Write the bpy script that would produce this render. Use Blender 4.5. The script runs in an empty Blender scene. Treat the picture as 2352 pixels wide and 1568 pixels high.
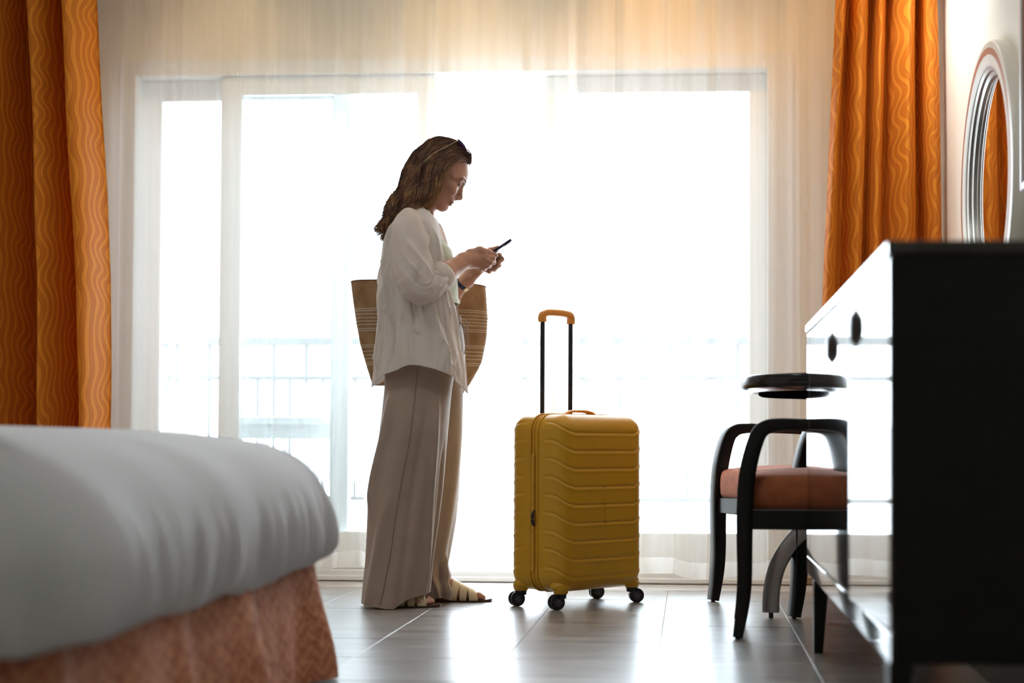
import bpy, bmesh, math, random
import numpy as np
from mathutils import Matrix, Vector

random.seed(7)
RNG = np.random.default_rng(7)
C = bpy.context.scene.collection
SC = bpy.context.scene
PI = math.pi

# ------------------------------------------------------------------ camera
F_PX, CXP, CYP, CAM_H = 3650.0, 1321.0, 912.0, 0.58
yaw, pitch, roll = math.atan(263 / F_PX), math.atan(108 / F_PX), 0.0038
fw = Vector((-math.sin(yaw) * math.cos(pitch), math.cos(yaw) * math.cos(pitch), math.sin(pitch)))
rt = Vector((math.cos(yaw), math.sin(yaw), 0))
up = rt.cross(fw)
r2 = math.cos(roll) * rt + math.sin(roll) * up
u2 = -math.sin(roll) * rt + math.cos(roll) * up
cam_data = bpy.data.cameras.new('camera')
cam = bpy.data.objects.new('camera', cam_data)
C.objects.link(cam)
cam.matrix_world = Matrix(((r2.x, u2.x, -fw.x, 0), (r2.y, u2.y, -fw.y, 0), (r2.z, u2.z, -fw.z, CAM_H), (0, 0, 0, 1)))
cam_data.sensor_width = 36
cam_data.lens = F_PX * 36 / 2352
cam_data.shift_x = (1176 - CXP) / 2352
cam_data.shift_y = (CYP - 784) / 2352
cam_data.clip_start = 0.05
cam_data.dof.use_dof = True
cam_data.dof.focus_distance = 5.75
cam_data.dof.aperture_fstop = 1.9
SC.camera = cam

# ------------------------------------------------------------------ world, light, exposure
SC.view_settings.view_transform = 'Standard'
SC.view_settings.look = 'None'
SC.view_settings.gamma = 1
SC.view_settings.exposure = 1.36
SC.view_settings.use_curve_mapping = False
SC.cycles.use_denoising = True
SC.cycles.max_bounces = 12
SC.cycles.diffuse_bounces = 7
SC.cycles.glossy_bounces = 6
SC.cycles.transparent_max_bounces = 24
SC.cycles.sample_clamp_indirect = 8

SKY = 5.3
world = bpy.data.worlds.new('world')
SC.world = world
world.use_nodes = True
wn = world.node_tree.nodes
wl = world.node_tree.links
wn.clear()
wo = wn.new('ShaderNodeOutputWorld')
wb = wn.new('ShaderNodeBackground')
wb.inputs['Strength'].default_value = SKY
wtc = wn.new('ShaderNodeTexCoord')
wsep = wn.new('ShaderNodeSeparateXYZ')
wramp = wn.new('ShaderNodeValToRGB')
wramp.color_ramp.elements[0].position = 0.44
wramp.color_ramp.elements[0].color = (0.58, 0.64, 0.70, 1)
wramp.color_ramp.elements[1].position = 0.54
wramp.color_ramp.elements[1].color = (0.80, 0.905, 1.0, 1)
wmad = wn.new('ShaderNodeMath')
wmad.operation = 'MULTIPLY_ADD'
wmad.inputs[1].default_value = 0.5
wmad.inputs[2].default_value = 0.5
wl.new(wtc.outputs['Generated'], wsep.inputs[0])
wl.new(wsep.outputs['Z'], wmad.inputs[0])
wl.new(wmad.outputs[0], wramp.inputs[0])
wl.new(wramp.outputs[0], wb.inputs['Color'])
wl.new(wb.outputs[0], wo.inputs[0])

portal_d = bpy.data.lights.new('window_portal', 'AREA')
portal_d.shape = 'RECTANGLE'
portal_d.size, portal_d.size_y = 2.9, 2.2
portal_d.cycles.is_portal = True
portal = bpy.data.objects.new('window_portal', portal_d)
portal.location = (-1.0, 6.93, 1.12)
portal.rotation_euler = (-PI / 2, 0, 0)
C.objects.link(portal)

# ------------------------------------------------------------------ materials
def new_mat(name):
    m = bpy.data.materials.new(name)
    m.use_nodes = True
    nt = m.node_tree
    bs = nt.nodes['Principled BSDF']
    return m, nt, bs

def setin(node, **kw):
    for k, v in kw.items():
        node.inputs[k.replace('_', ' ')].default_value = v

def mk(name, col, rough=0.5, metal=0.0, var=0.08, scale=8.0, bump=0.0, bscale=60.0, spec=0.5, coat=0.0, sheen=0.0, stretch=None, transl=0.0):
    m, nt, bs = new_mat(name)
    tc = nt.nodes.new('ShaderNodeTexCoord')
    vec = tc.outputs['Object']
    if stretch:
        mp = nt.nodes.new('ShaderNodeMapping')
        mp.inputs['Scale'].default_value = stretch
        nt.links.new(vec, mp.inputs[0])
        vec = mp.outputs[0]
    nz = nt.nodes.new('ShaderNodeTexNoise')
    nz.inputs['Scale'].default_value = scale
    nz.inputs['Detail'].default_value = 4
    nt.links.new(vec, nz.inputs['Vector'])
    rp = nt.nodes.new('ShaderNodeValToRGB')
    rp.color_ramp.elements[0].position = 0.3
    rp.color_ramp.elements[1].position = 0.7
    rp.color_ramp.elements[0].color = tuple(max(0, c * (1 - var)) for c in col) + (1,)
    rp.color_ramp.elements[1].color = tuple(min(1, c * (1 + var)) for c in col) + (1,)
    nt.links.new(nz.outputs['Fac'], rp.inputs[0])
    nt.links.new(rp.outputs[0], bs.inputs['Base Color'])
    setin(bs, Roughness=rough, Metallic=metal)
    bs.inputs['Specular IOR Level'].default_value = spec
    bs.inputs['Coat Weight'].default_value = coat
    bs.inputs['Coat Roughness'].default_value = 0.05
    bs.inputs['Sheen Weight'].default_value = sheen
    if bump > 0:
        n2 = nt.nodes.new('ShaderNodeTexNoise')
        n2.inputs['Scale'].default_value = bscale
        n2.inputs['Detail'].default_value = 3
        nt.links.new(vec, n2.inputs['Vector'])
        bp = nt.nodes.new('ShaderNodeBump')
        bp.inputs['Strength'].default_value = bump
        bp.inputs['Distance'].default_value = 0.01
        nt.links.new(n2.outputs['Fac'], bp.inputs['Height'])
        nt.links.new(bp.outputs[0], bs.inputs['Normal'])
    if transl > 0:
        out = nt.nodes['Material Output']
        tr = nt.nodes.new('ShaderNodeBsdfTranslucent')
        nt.links.new(rp.outputs[0], tr.inputs['Color'])
        mx = nt.nodes.new('ShaderNodeMixShader')
        mx.inputs[0].default_value = transl
        nt.links.new(bs.outputs[0], mx.inputs[1])
        nt.links.new(tr.outputs[0], mx.inputs[2])
        nt.links.new(mx.outputs[0], out.inputs[0])
    return m

def node_math(nt, op, a=None, b=None, c=None):
    n = nt.nodes.new('ShaderNodeMath')
    n.operation = op
    for i, v in enumerate((a, b, c)):
        if v is None:
            continue
        if isinstance(v, (int, float)):
            n.inputs[i].default_value = v
        else:
            nt.links.new(v, n.inputs[i])
    return n.outputs[0]

def drape_mat():
    """orange drapery with ogee waves that follow the cloth (UV in metres)"""
    m, nt, bs = new_mat('orange_wave_drapery')
    uv = nt.nodes.new('ShaderNodeUVMap')
    uv.uv_map = 'UVMap'
    sp = nt.nodes.new('ShaderNodeSeparateXYZ')
    nt.links.new(uv.outputs[0], sp.inputs[0])
    U, V = sp.outputs['X'], sp.outputs['Y']
    nz = nt.nodes.new('ShaderNodeTexNoise')
    nz.inputs['Scale'].default_value = 2.2
    nz.inputs['Detail'].default_value = 0
    nt.links.new(uv.outputs[0], nz.inputs['Vector'])
    jit = node_math(nt, 'MULTIPLY_ADD', nz.outputs['Fac'], 10.0, -5.0)
    ph = node_math(nt, 'ADD', node_math(nt, 'MULTIPLY', V, 2 * PI / 0.185), jit)
    s = node_math(nt, 'SINE', ph)
    amp = node_math(nt, 'SINE', node_math(nt, 'MULTIPLY', U, 2 * PI / 0.21))
    nz2 = nt.nodes.new('ShaderNodeTexNoise')
    nz2.inputs['Scale'].default_value = 3.5
    nz2.inputs['Detail'].default_value = 0
    nt.links.new(uv.outputs[0], nz2.inputs['Vector'])
    w = node_math(nt, 'ADD', node_math(nt, 'MULTIPLY_ADD', nz2.outputs['Fac'], 1.2, node_math(nt, 'MULTIPLY', U, 1 / 0.042)), node_math(nt, 'MULTIPLY', s, node_math(nt, 'MULTIPLY_ADD', amp, 0.22, 0.40)))
    f = node_math(nt, 'FRACT', w)
    rp = nt.nodes.new('ShaderNodeValToRGB')
    cr = rp.color_ramp
    A, B, L = (0.76, 0.275, 0.030, 1), (0.62, 0.19, 0.020, 1), (0.46, 0.12, 0.012, 1)
    cr.elements[0].position = 0.0
    cr.elements[0].color = L
    cr.elements[1].position = 0.06
    cr.elements[1].color = A
    for p, c in ((0.48, A), (0.52, L), (0.58, B), (0.95, B), (1.0, L)):
        e = cr.elements.new(p)
        e.color = c
    nt.links.new(f, rp.inputs[0])
    nt.links.new(rp.outputs[0], bs.inputs['Base Color'])
    setin(bs, Roughness=0.6)
    bs.inputs['Specular IOR Level'].default_value = 0.15
    bp = nt.nodes.new('ShaderNodeBump')
    bp.inputs['Strength'].default_value = 0.25
    bp.inputs['Distance'].default_value = 0.004
    nt.links.new(f, bp.inputs['Height'])
    nt.links.new(bp.outputs[0], bs.inputs['Normal'])
    tr = nt.nodes.new('ShaderNodeBsdfTranslucent')
    nt.links.new(rp.outputs[0], tr.inputs['Color'])
    mx = nt.nodes.new('ShaderNodeMixShader')
    mx.inputs[0].default_value = 0.10
    nt.links.new(bs.outputs[0], mx.inputs[1])
    nt.links.new(tr.outputs[0], mx.inputs[2])
    nt.links.new(mx.outputs[0], nt.nodes['Material Output'].inputs[0])
    return m

def sheer_mat(name, transp):
    m, nt, bs = new_mat(name)
    out = nt.nodes['Material Output']
    nt.nodes.remove(bs)
    uv = nt.nodes.new('ShaderNodeUVMap')
    uv.uv_map = 'UVMap'
    mp = nt.nodes.new('ShaderNodeMapping')
    mp.inputs['Scale'].default_value = (14, .6, 1)
    nt.links.new(uv.outputs[0], mp.inputs[0])
    nz = nt.nodes.new('ShaderNodeTexNoise')
    nz.inputs['Scale'].default_value = 2
    nt.links.new(mp.outputs[0], nz.inputs['Vector'])
    fac = node_math(nt, 'MULTIPLY_ADD', nz.outputs['Fac'], 0.08, transp - 0.04)
    tp = nt.nodes.new('ShaderNodeBsdfTransparent')
    tl = nt.nodes.new('ShaderNodeBsdfTranslucent')
    df = nt.nodes.new('ShaderNodeBsdfDiffuse')
    tl.inputs['Color'].default_value = (0.97, 0.96, 0.93, 1)
    df.inputs['Color'].default_value = (0.95, 0.93, 0.88, 1)
    m1 = nt.nodes.new('ShaderNodeMixShader')
    m1.inputs[0].default_value = 0.5
    nt.links.new(tl.outputs[0], m1.inputs[1])
    nt.links.new(df.outputs[0], m1.inputs[2])
    m2 = nt.nodes.new('ShaderNodeMixShader')
    nt.links.new(fac, m2.inputs[0])
    nt.links.new(m1.outputs[0], m2.inputs[1])
    nt.links.new(tp.outputs[0], m2.inputs[2])
    nt.links.new(m2.outputs[0], out.inputs[0])
    return m

def glass_mat():
    m, nt, bs = new_mat('clear_pane_glass')
    out = nt.nodes['Material Output']
    nt.nodes.remove(bs)
    tp = nt.nodes.new('ShaderNodeBsdfTransparent')
    tp.inputs['Color'].default_value = (0.95, 0.97, 0.97, 1)
    gl = nt.nodes.new('ShaderNodeBsdfGlossy')
    gl.inputs['Roughness'].default_value = 0.02
    fr = nt.nodes.new('ShaderNodeFresnel')
    fr.inputs['IOR'].default_value = 1.45
    mx = nt.nodes.new('ShaderNodeMixShader')
    nt.links.new(fr.outputs[0], mx.inputs[0])
    nt.links.new(tp.outputs[0], mx.inputs[1])
    nt.links.new(gl.outputs[0], mx.inputs[2])
    nt.links.new(mx.outputs[0], out.inputs[0])
    return m

def tile_mat():
    m, nt, bs = new_mat('brushed_taupe_tile')
    geo = nt.nodes.new('ShaderNodeNewGeometry')
    oi = nt.nodes.new('ShaderNodeObjectInfo')
    mp = nt.nodes.new('ShaderNodeMapping')
    mp.inputs['Scale'].default_value = (2.0, 9.0, 1)
    nt.links.new(geo.outputs['Position'], mp.inputs[0])
    nz = nt.nodes.new('ShaderNodeTexNoise')
    nz.inputs['Scale'].default_value = 1.6
    nz.inputs['Detail'].default_value = 5
    nt.links.new(mp.outputs[0], nz.inputs['Vector'])
    rp = nt.nodes.new('ShaderNodeValToRGB')
    rp.color_ramp.elements[0].position = 0.3
    rp.color_ramp.elements[0].color = (0.19, 0.175, 0.165, 1)
    rp.color_ramp.elements[1].position = 0.72
    rp.color_ramp.elements[1].color = (0.37, 0.345, 0.32, 1)
    nt.links.new(nz.outputs['Fac'], rp.inputs[0])
    hsv = nt.nodes.new('ShaderNodeHueSaturation')
    nt.links.new(node_math(nt, 'MULTIPLY_ADD', oi.outputs['Random'], 0.16, 0.92), hsv.inputs['Value'])
    nt.links.new(rp.outputs[0], hsv.inputs['Color'])
    nt.links.new(hsv.outputs[0], bs.inputs['Base Color'])
    nt.links.new(node_math(nt, 'MULTIPLY_ADD', nz.outputs['Fac'], 0.12, 0.25), bs.inputs['Roughness'])
    bs.inputs['IOR'].default_value = 2.0
    bp = nt.nodes.new('ShaderNodeBump')
    bp.inputs['Strength'].default_value = 0.025
    bp.inputs['Distance'].default_value = 0.01
    nt.links.new(nz.outputs['Fac'], bp.inputs['Height'])
    nt.links.new(bp.outputs[0], bs.inputs['Normal'])
    return m

def skirt_mat():
    m, nt, bs = new_mat('terracotta_zigzag_valance')
    uv = nt.nodes.new('ShaderNodeUVMap')
    uv.uv_map = 'UVMap'
    sp = nt.nodes.new('ShaderNodeSeparateXYZ')
    nt.links.new(uv.outputs[0], sp.inputs[0])
    tri = node_math(nt, 'PINGPONG', sp.outputs['X'], 0.03)
    v = node_math(nt, 'ADD', node_math(nt, 'MULTIPLY', sp.outputs['Y'], 1 / 0.035), node_math(nt, 'MULTIPLY', tri, 32))
    nz = nt.nodes.new('ShaderNodeTexNoise')
    nz.inputs['Scale'].default_value = 28
    nt.links.new(uv.outputs[0], nz.inputs['Vector'])
    v = node_math(nt, 'MULTIPLY_ADD', nz.outputs['Fac'], 1.6, v)
    f2 = node_math(nt, 'ADD', node_math(nt, 'MULTIPLY', node_math(nt, 'PINGPONG', v, 0.5), 0.8), node_math(nt, 'MULTIPLY_ADD', nz.outputs['Fac'], 0.9, -0.12))
    rp = nt.nodes.new('ShaderNodeValToRGB')
    rp.color_ramp.elements[0].position = 0.25
    rp.color_ramp.elements[0].color = (0.47, 0.135, 0.07, 1)
    rp.color_ramp.elements[1].position = 0.8
    rp.color_ramp.elements[1].color = (0.84, 0.39, 0.21, 1)
    nt.links.new(f2, rp.inputs[0])
    nt.links.new(rp.outputs[0], bs.inputs['Base Color'])
    setin(bs, Roughness=0.75)
    return m

def straw_mat():
    """woven straw with bands of pale dashed stitching; UV: u metres round the bag, v height"""
    m, nt, bs = new_mat('woven_straw_with_white_stitching')
    uv = nt.nodes.new('ShaderNodeUVMap')
    uv.uv_map = 'UVMap'
    sp = nt.nodes.new('ShaderNodeSeparateXYZ')
    nt.links.new(uv.outputs[0], sp.inputs[0])
    U, V = sp.outputs['X'], sp.outputs['Y']
    wx = node_math(nt, 'SINE', node_math(nt, 'MULTIPLY', U, 2 * PI / 0.0036))
    wy = node_math(nt, 'SINE', node_math(nt, 'MULTIPLY', V, 2 * PI / 0.0036))
    weave = node_math(nt, 'MULTIPLY', wx, wy)
    nz = nt.nodes.new('ShaderNodeTexNoise')
    nz.inputs['Scale'].default_value = 20
    nt.links.new(uv.outputs[0], nz.inputs['Vector'])
    t = node_math(nt, 'ADD', node_math(nt, 'MULTIPLY', weave, 0.25), nz.outputs['Fac'])
    rp = nt.nodes.new('ShaderNodeValToRGB')
    rp.color_ramp.elements[0].position = 0.2
    rp.color_ramp.elements[0].color = (0.30, 0.165, 0.075, 1)
    rp.color_ramp.elements[1].position = 0.85
    rp.color_ramp.elements[1].color = (0.56, 0.36, 0.19, 1)
    nt.links.new(t, rp.inputs[0])
    mask = None
    # heights of the stitched rows: double row, single rows, double row, in two bands
    rows = []
    for k, yv in enumerate((716, 720.5, 728, 736, 743.5, 751, 760, 764.5, 797, 801.5, 811, 819.5, 828, 837, 841.5)):
        rows.append(((889 - yv) * .001584, .5 * (k % 2)))
    for (v0, ph) in rows:
        d = node_math(nt, 'ABSOLUTE', node_math(nt, 'SUBTRACT', V, v0))
        a = node_math(nt, 'LESS_THAN', d, 0.00165)
        dash = node_math(nt, 'LESS_THAN', node_math(nt, 'FRACT', node_math(nt, 'MULTIPLY_ADD', U, 1 / 0.0085, ph)), 0.66)
        b = node_math(nt, 'MULTIPLY', a, dash)
        mask = b if mask is None else node_math(nt, 'MAXIMUM', mask, b)
    mx = nt.nodes.new('ShaderNodeMix')
    mx.data_type = 'RGBA'
    nt.links.new(mask, mx.inputs['Factor'])
    nt.links.new(rp.outputs[0], mx.inputs['A'])
    mx.inputs['B'].default_value = (0.86, 0.78, 0.62, 1)
    nt.links.new(mx.outputs['Result'], bs.inputs['Base Color'])
    setin(bs, Roughness=0.8)
    bp = nt.nodes.new('ShaderNodeBump')
    bp.inputs['Strength'].default_value = 0.5
    bp.inputs['Distance'].default_value = 0.002
    nt.links.new(node_math(nt, 'ADD', weave, node_math(nt, 'MULTIPLY', mask, 1.5)), bp.inputs['Height'])
    nt.links.new(bp.outputs[0], bs.inputs['Normal'])
    tr = nt.nodes.new('ShaderNodeBsdfTranslucent')
    nt.links.new(mx.outputs['Result'], tr.inputs['Color'])
    mxs = nt.nodes.new('ShaderNodeMixShader')
    mxs.inputs[0].default_value = 0.12
    nt.links.new(bs.outputs[0], mxs.inputs[1])
    nt.links.new(tr.outputs[0], mxs.inputs[2])
    nt.links.new(mxs.outputs[0], nt.nodes['Material Output'].inputs[0])
    return m

M = {
    'wall': mk('cream_plaster', (0.86, 0.83, 0.74), 0.85, var=0.03, scale=3, bump=0.05, bscale=120),
    'ceiling': mk('white_ceiling_paint', (0.85, 0.82, 0.76), 0.9, var=0.02, scale=3),
    'grout': mk('pale_grout', (0.5, 0.46, 0.42), 0.6, var=0.08, scale=20),
    'tile': tile_mat(),
    'skirting': mk('tan_tile_skirting', (0.38, 0.30, 0.22), 0.35, var=0.1, scale=12),
    'frame': mk('white_upvc', (0.82, 0.84, 0.84), 0.35, var=0.02, scale=5),
    'glass': glass_mat(),
    'sheer': sheer_mat('white_voile', 0.72),
    'sheer_hem': sheer_mat('white_voile_hem', 0.34),
    'drape': drape_mat(),
    'outdoor': mk('pale_balcony_tile', (0.62, 0.62, 0.6), 0.5, var=0.06, scale=5),
    'rail': mk('painted_grey_steel', (0.13, 0.135, 0.14), 0.4, var=0.05),
    'outchair': mk('grey_resin_wicker', (0.66, 0.66, 0.66), 0.6, var=0.1, scale=30),
    'lacquer': mk('black_brown_high_gloss_lacquer', (0.012, 0.008, 0.006), 0.045, var=0.3, scale=6, spec=0.65, coat=0.6),
    'carcass': mk('black_brown_veneer', (0.005, 0.004, 0.0035), 0.45, var=0.3, scale=5, stretch=(1, 1, 8), spec=0.3),
    'darkwood': mk('ebony_stained_wood', (0.006, 0.005, 0.005), 0.32, var=0.35, scale=9, stretch=(4, 4, 1), spec=0.35),
    'tablelacquer': mk('black_table_lacquer', (0.004, 0.0035, 0.004), 0.16, var=0.3, scale=6, spec=0.35),
    'matte': mk('matte_black_board', (0.004, 0.004, 0.004), 0.95, var=0.2, spec=0.0),
    'knob': mk('dark_bronze', (0.02, 0.017, 0.015), 0.35, metal=0.6, var=0.1),
    'rust': mk('rust_velvet', (0.50, 0.135, 0.045), 0.8, var=0.14, scale=26, bump=0.12, bscale=160, sheen=0.4),
    'steel': mk('satin_steel', (0.42, 0.42, 0.42), 0.32, metal=0.9, var=0.05, scale=20),
    'linen': mk('white_cotton_comforter', (0.80, 0.82, 0.87), 0.85, var=0.02, scale=4, bump=0.08, bscale=25),
    'skirt': skirt_mat(),
    'bedbase': mk('brown_bed_base_cloth', (0.16, 0.07, 0.04), 0.8, var=0.1),
    'mirror': mk('silvered_mirror', (0.93, 0.93, 0.93), 0.01, metal=1.0, var=0.0),
    'mframe': mk('ivory_lacquer_frame', (0.78, 0.74, 0.66), 0.35, var=0.04),
    'mstripe': mk('russet_inlay', (0.42, 0.14, 0.07), 0.4, var=0.1),
    'mbevel': mk('brushed_silver_bevel', (0.42, 0.41, 0.38), 0.3, metal=0.7, var=0.05),
    'tvscreen': mk('dark_glass_screen', (0.05, 0.045, 0.055), 0.15, var=0.05),
    'tvbezel': mk('silver_bezel', (0.72, 0.72, 0.74), 0.3, metal=0.3, var=0.03),
    'yellow': mk('mustard_polypropylene', (0.62, 0.33, 0.012), 0.42, var=0.05, scale=5, bump=0.05, bscale=400),
    'yellowfab': mk('mustard_zip_tape', (0.62, 0.32, 0.02), 0.7, var=0.1, scale=60),
    'grip': mk('amber_rubber_grip', (0.80, 0.32, 0.045), 0.45, var=0.05),
    'blackplastic': mk('black_plastic', (0.012, 0.012, 0.016), 0.35, var=0.2),
    'greyplastic': mk('charcoal_hub_plastic', (0.07, 0.07, 0.085), 0.4, var=0.1),
    'skin': mk('warm_skin', (0.50, 0.255, 0.175), 0.5, var=0.06, scale=30, bump=0.03, bscale=200),
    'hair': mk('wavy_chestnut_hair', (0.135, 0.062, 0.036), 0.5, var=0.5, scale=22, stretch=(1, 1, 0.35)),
    'hairlight': mk('golden_brown_hair_strands', (0.52, 0.28, 0.13), 0.4, var=0.4, scale=30, transl=0.35),  # lighter golden-brown strands among the chestnut hair
    'lash': mk('dark_lashes', (0.02, 0.013, 0.01), 0.5, var=0.2),
    'eye': mk('eye_white', (0.75, 0.72, 0.68), 0.15, var=0.03),
    'lip': mk('rose_lips', (0.52, 0.17, 0.14), 0.4, var=0.05),
    'shirt': mk('white_linen_shirt', (0.90, 0.85, 0.81), 0.8, var=0.02, scale=12, bump=0.30, bscale=17, transl=0.42),
    'tank': mk('pale_mint_rib', (0.66, 0.74, 0.58), 0.8, var=0.02, scale=40, bump=0.1, bscale=200, transl=0.12),
    'trousers': mk('taupe_flowing_twill', (0.40, 0.305, 0.245), 0.6, var=0.05, scale=18, bump=0.06, bscale=60, sheen=0.2, transl=0.10),
    'seam': mk('darker_taupe_seam', (0.20, 0.15, 0.12), 0.8, var=0.05),
    'cream': mk('cream_leather', (0.72, 0.60, 0.40), 0.45, var=0.04, scale=30),
    'sole': mk('dark_brown_sole', (0.07, 0.028, 0.018), 0.5, var=0.15),
    'straw': straw_mat(),
    'strawdark': mk('dark_straw_lining', (0.16, 0.09, 0.05), 0.85, var=0.15, scale=30),
    'phone': mk('dark_indigo_phone', (0.025, 0.022, 0.05), 0.25, var=0.1),
    'watch': mk('navy_watch_band', (0.012, 0.02, 0.06), 0.5, var=0.1),
    'gold': mk('pale_gold', (0.75, 0.58, 0.34), 0.3, metal=0.9, var=0.03),
    'violet': mk('violet_sunglass_lens', (0.32, 0.13, 0.62), 0.12, var=0.1),
    'button': mk('pearl_button', (0.85, 0.82, 0.76), 0.3, var=0.02),
}
_lamp, _nt, _bs = new_mat('warm_lamp_glass')
_bs.inputs['Emission Color'].default_value = (1.0, 0.62, 0.25, 1)
_bs.inputs['Emission Strength'].default_value = 6.0
M['lamp'] = _lamp
_lamp, _nt, _bs = new_mat('neutral_fill_lamp_glass')  # glowing face of the added fill lights
_bs.inputs['Emission Color'].default_value = (1.0, 0.93, 0.84, 1)
_bs.inputs['Emission Strength'].default_value = 6.0
M['fill_lamp'] = _lamp

# ------------------------------------------------------------------ mesh helpers
def obj(name, me, mat=None, parent=None, smooth=False):
    o = bpy.data.objects.new(name, me)
    C.objects.link(o)
    if mat is not None and len(me.materials) == 0:
        me.materials.append(mat)
    if parent is not None:
        o.parent = parent
    if smooth:
        me.shade_smooth()
    return o

def mesh_from(verts, faces, name='m', uv=None):
    me = bpy.data.meshes.new(name)
    me.from_pydata([tuple(map(float, v)) for v in verts], [], [tuple(map(int, f)) for f in faces])
    me.update()
    if uv is not None:
        lay = me.uv_layers.new(name='UVMap')
        li = np.empty(len(me.loops), dtype=np.int32)
        me.loops.foreach_get('vertex_index', li)
        lay.data.foreach_set('uv', np.asarray(uv, dtype=np.float32)[li].ravel())
    return me

def thing(name, label, cat, loc=(0, 0, 0), rz=0.0, group=None):
    o = bpy.data.objects.new(name, None)
    C.objects.link(o)
    o.empty_display_size = 0.1
    o.location = loc
    o.rotation_euler = (0, 0, rz)
    o['label'] = label
    o['category'] = cat
    if group:
        o['group'] = group
    return o

def tag(o, label, cat, group=None):
    o['label'] = label
    o['category'] = cat
    if group:
        o['group'] = group
    return o

def struct(o):
    o['kind'] = 'structure'
    return o

def bm_mesh(bm, name='m'):
    me = bpy.data.meshes.new(name)
    bmesh.ops.recalc_face_normals(bm, faces=bm.faces[:])
    bm.to_mesh(me)
    bm.free()
    return me

def bm_box(bm, x0, x1, y0, y1, z0, z1, bev=0.0, seg=2, mat=None):
    r = bmesh.ops.create_cube(bm, size=1)
    vs = r['verts']
    for v in vs:
        v.co = Vector((x0 + (v.co.x + 0.5) * (x1 - x0), y0 + (v.co.y + 0.5) * (y1 - y0), z0 + (v.co.z + 0.5) * (z1 - z0)))
    if bev > 0:
        es = set()
        for v in vs:
            for e in v.link_edges:
                es.add(e)
        bmesh.ops.bevel(bm, geom=list(es), offset=bev, segments=seg, affect='EDGES', profile=0.5)
    return bm

def box(name, x0, x1, y0, y1, z0, z1, mat, parent=None, bev=0.0, seg=2):
    bm = bmesh.new()
    bm_box(bm, x0, x1, y0, y1, z0, z1, bev, seg)
    return obj(name, bm_mesh(bm), mat, parent, smooth=False)

def bm_cyl(bm, p0, p1, r0, r1=None, n=20):
    p0, p1 = Vector(p0), Vector(p1)
    r1 = r0 if r1 is None else r1
    d = p1 - p0
    q = Vector((0, 0, 1)).rotation_difference(d.normalized())
    m = Matrix.Translation((p0 + p1) / 2) @ q.to_matrix().to_4x4()
    bmesh.ops.create_cone(bm, cap_ends=True, segments=n, radius1=r0, radius2=r1, depth=d.length, matrix=m)

def cyl(name, p0, p1, r0, mat, parent=None, r1=None, n=20, bev=0.0):
    bm = bmesh.new()
    bm_cyl(bm, p0, p1, r0, r1, n)
    if bev > 0:
        es = [e for e in bm.edges if len(e.link_faces) == 2 and (len(e.link_faces[0].verts) > 4 or len(e.link_faces[1].verts) > 4)]
        bmesh.ops.bevel(bm, geom=es, offset=bev, segments=2, affect='EDGES', profile=0.5)
    o = obj(name, bm_mesh(bm), mat, parent)
    o.data.shade_auto_smooth(angle=math.radians(40)) if hasattr(o.data, 'shade_auto_smooth') else None
    smooth_by_angle(o.data)
    return o

def smooth_by_angle(me, ang=35):
    me.shade_smooth()
    bm = bmesh.new()
    bm.from_mesh(me)
    ca = math.radians(ang)
    for e in bm.edges:
        if len(e.link_faces) == 2 and e.calc_face_angle(0) > ca:
            e.smooth = False
    bm.to_mesh(me)
    bm.free()

def lathe(name, prof, mat, parent=None, n=48, loc=(0, 0, 0), rot=None):
    verts, faces = [], []
    k = len(prof)
    for i in range(n):
        a = 2 * PI * i / n
        for (r, z) in prof:
            verts.append((r * math.cos(a), r * math.sin(a), z))
    for i in range(n):
        for j in range(k - 1):
            a, b = i * k + j, ((i + 1) % n) * k + j
            faces.append((a, b, b + 1, a + 1))
    me = mesh_from(verts, faces)
    smooth_by_angle(me, 40)
    o = obj(name, me, mat, parent)
    o.location = loc
    if rot:
        o.rotation_euler = rot
    return o

def grid_mesh(P, closed_u=False, closed_v=False, uv=None, cap0=False, cap1=False):
    """P: (nv, nu, 3)"""
    P = np.asarray(P, float)
    nv, nu = P.shape[:2]
    verts = P.reshape(-1, 3)
    iu = np.arange(nu if closed_u else nu - 1)
    iv = np.arange(nv if closed_v else nv - 1)
    A, B = np.meshgrid(iv, iu, indexing='ij')
    A2, B2 = (A + 1) % nv, (B + 1) % nu
    f = np.stack([A * nu + B, A * nu + B2, A2 * nu + B2, A2 * nu + B], -1).reshape(-1, 4)
    faces = f.tolist()
    if cap0:
        faces.append(list(range(nu))[::-1])
    if cap1:
        faces.append([(nv - 1) * nu + i for i in range(nu)])
    return mesh_from(verts, faces, uv=None if uv is None else np.asarray(uv).reshape(-1, 2))

def frames_along(path, up=(0, 0, 1)):
    path = np.asarray(path, float)
    t = np.gradient(path, axis=0)
    t /= np.linalg.norm(t, axis=1)[:, None]
    upv = np.tile(np.asarray(up, float), (len(path), 1))
    s = np.cross(t, upv)
    n = np.linalg.norm(s, axis=1)
    for i in range(len(path)):
        if n[i] < 1e-4:
            s[i] = s[i - 1] if i else np.array([1.0, 0, 0])
            n[i] = np.linalg.norm(s[i])
    s /= n[:, None]
    b = np.cross(s, t)
    return t, s, b

def tube(path, rad, n=12, up=(0, 0, 1), caps=True):
    path = np.asarray(path, float)
    rad = np.broadcast_to(np.asarray(rad, float), (len(path),))
    t, s, b = frames_along(path, up)
    a = np.linspace(0, 2 * PI, n, endpoint=False)
    P = path[:, None, :] + rad[:, None, None] * (np.cos(a)[None, :, None] * s[:, None, :] + np.sin(a)[None, :, None] * b[:, None, :])
    return grid_mesh(P, closed_u=True, cap0=caps, cap1=caps)

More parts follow.
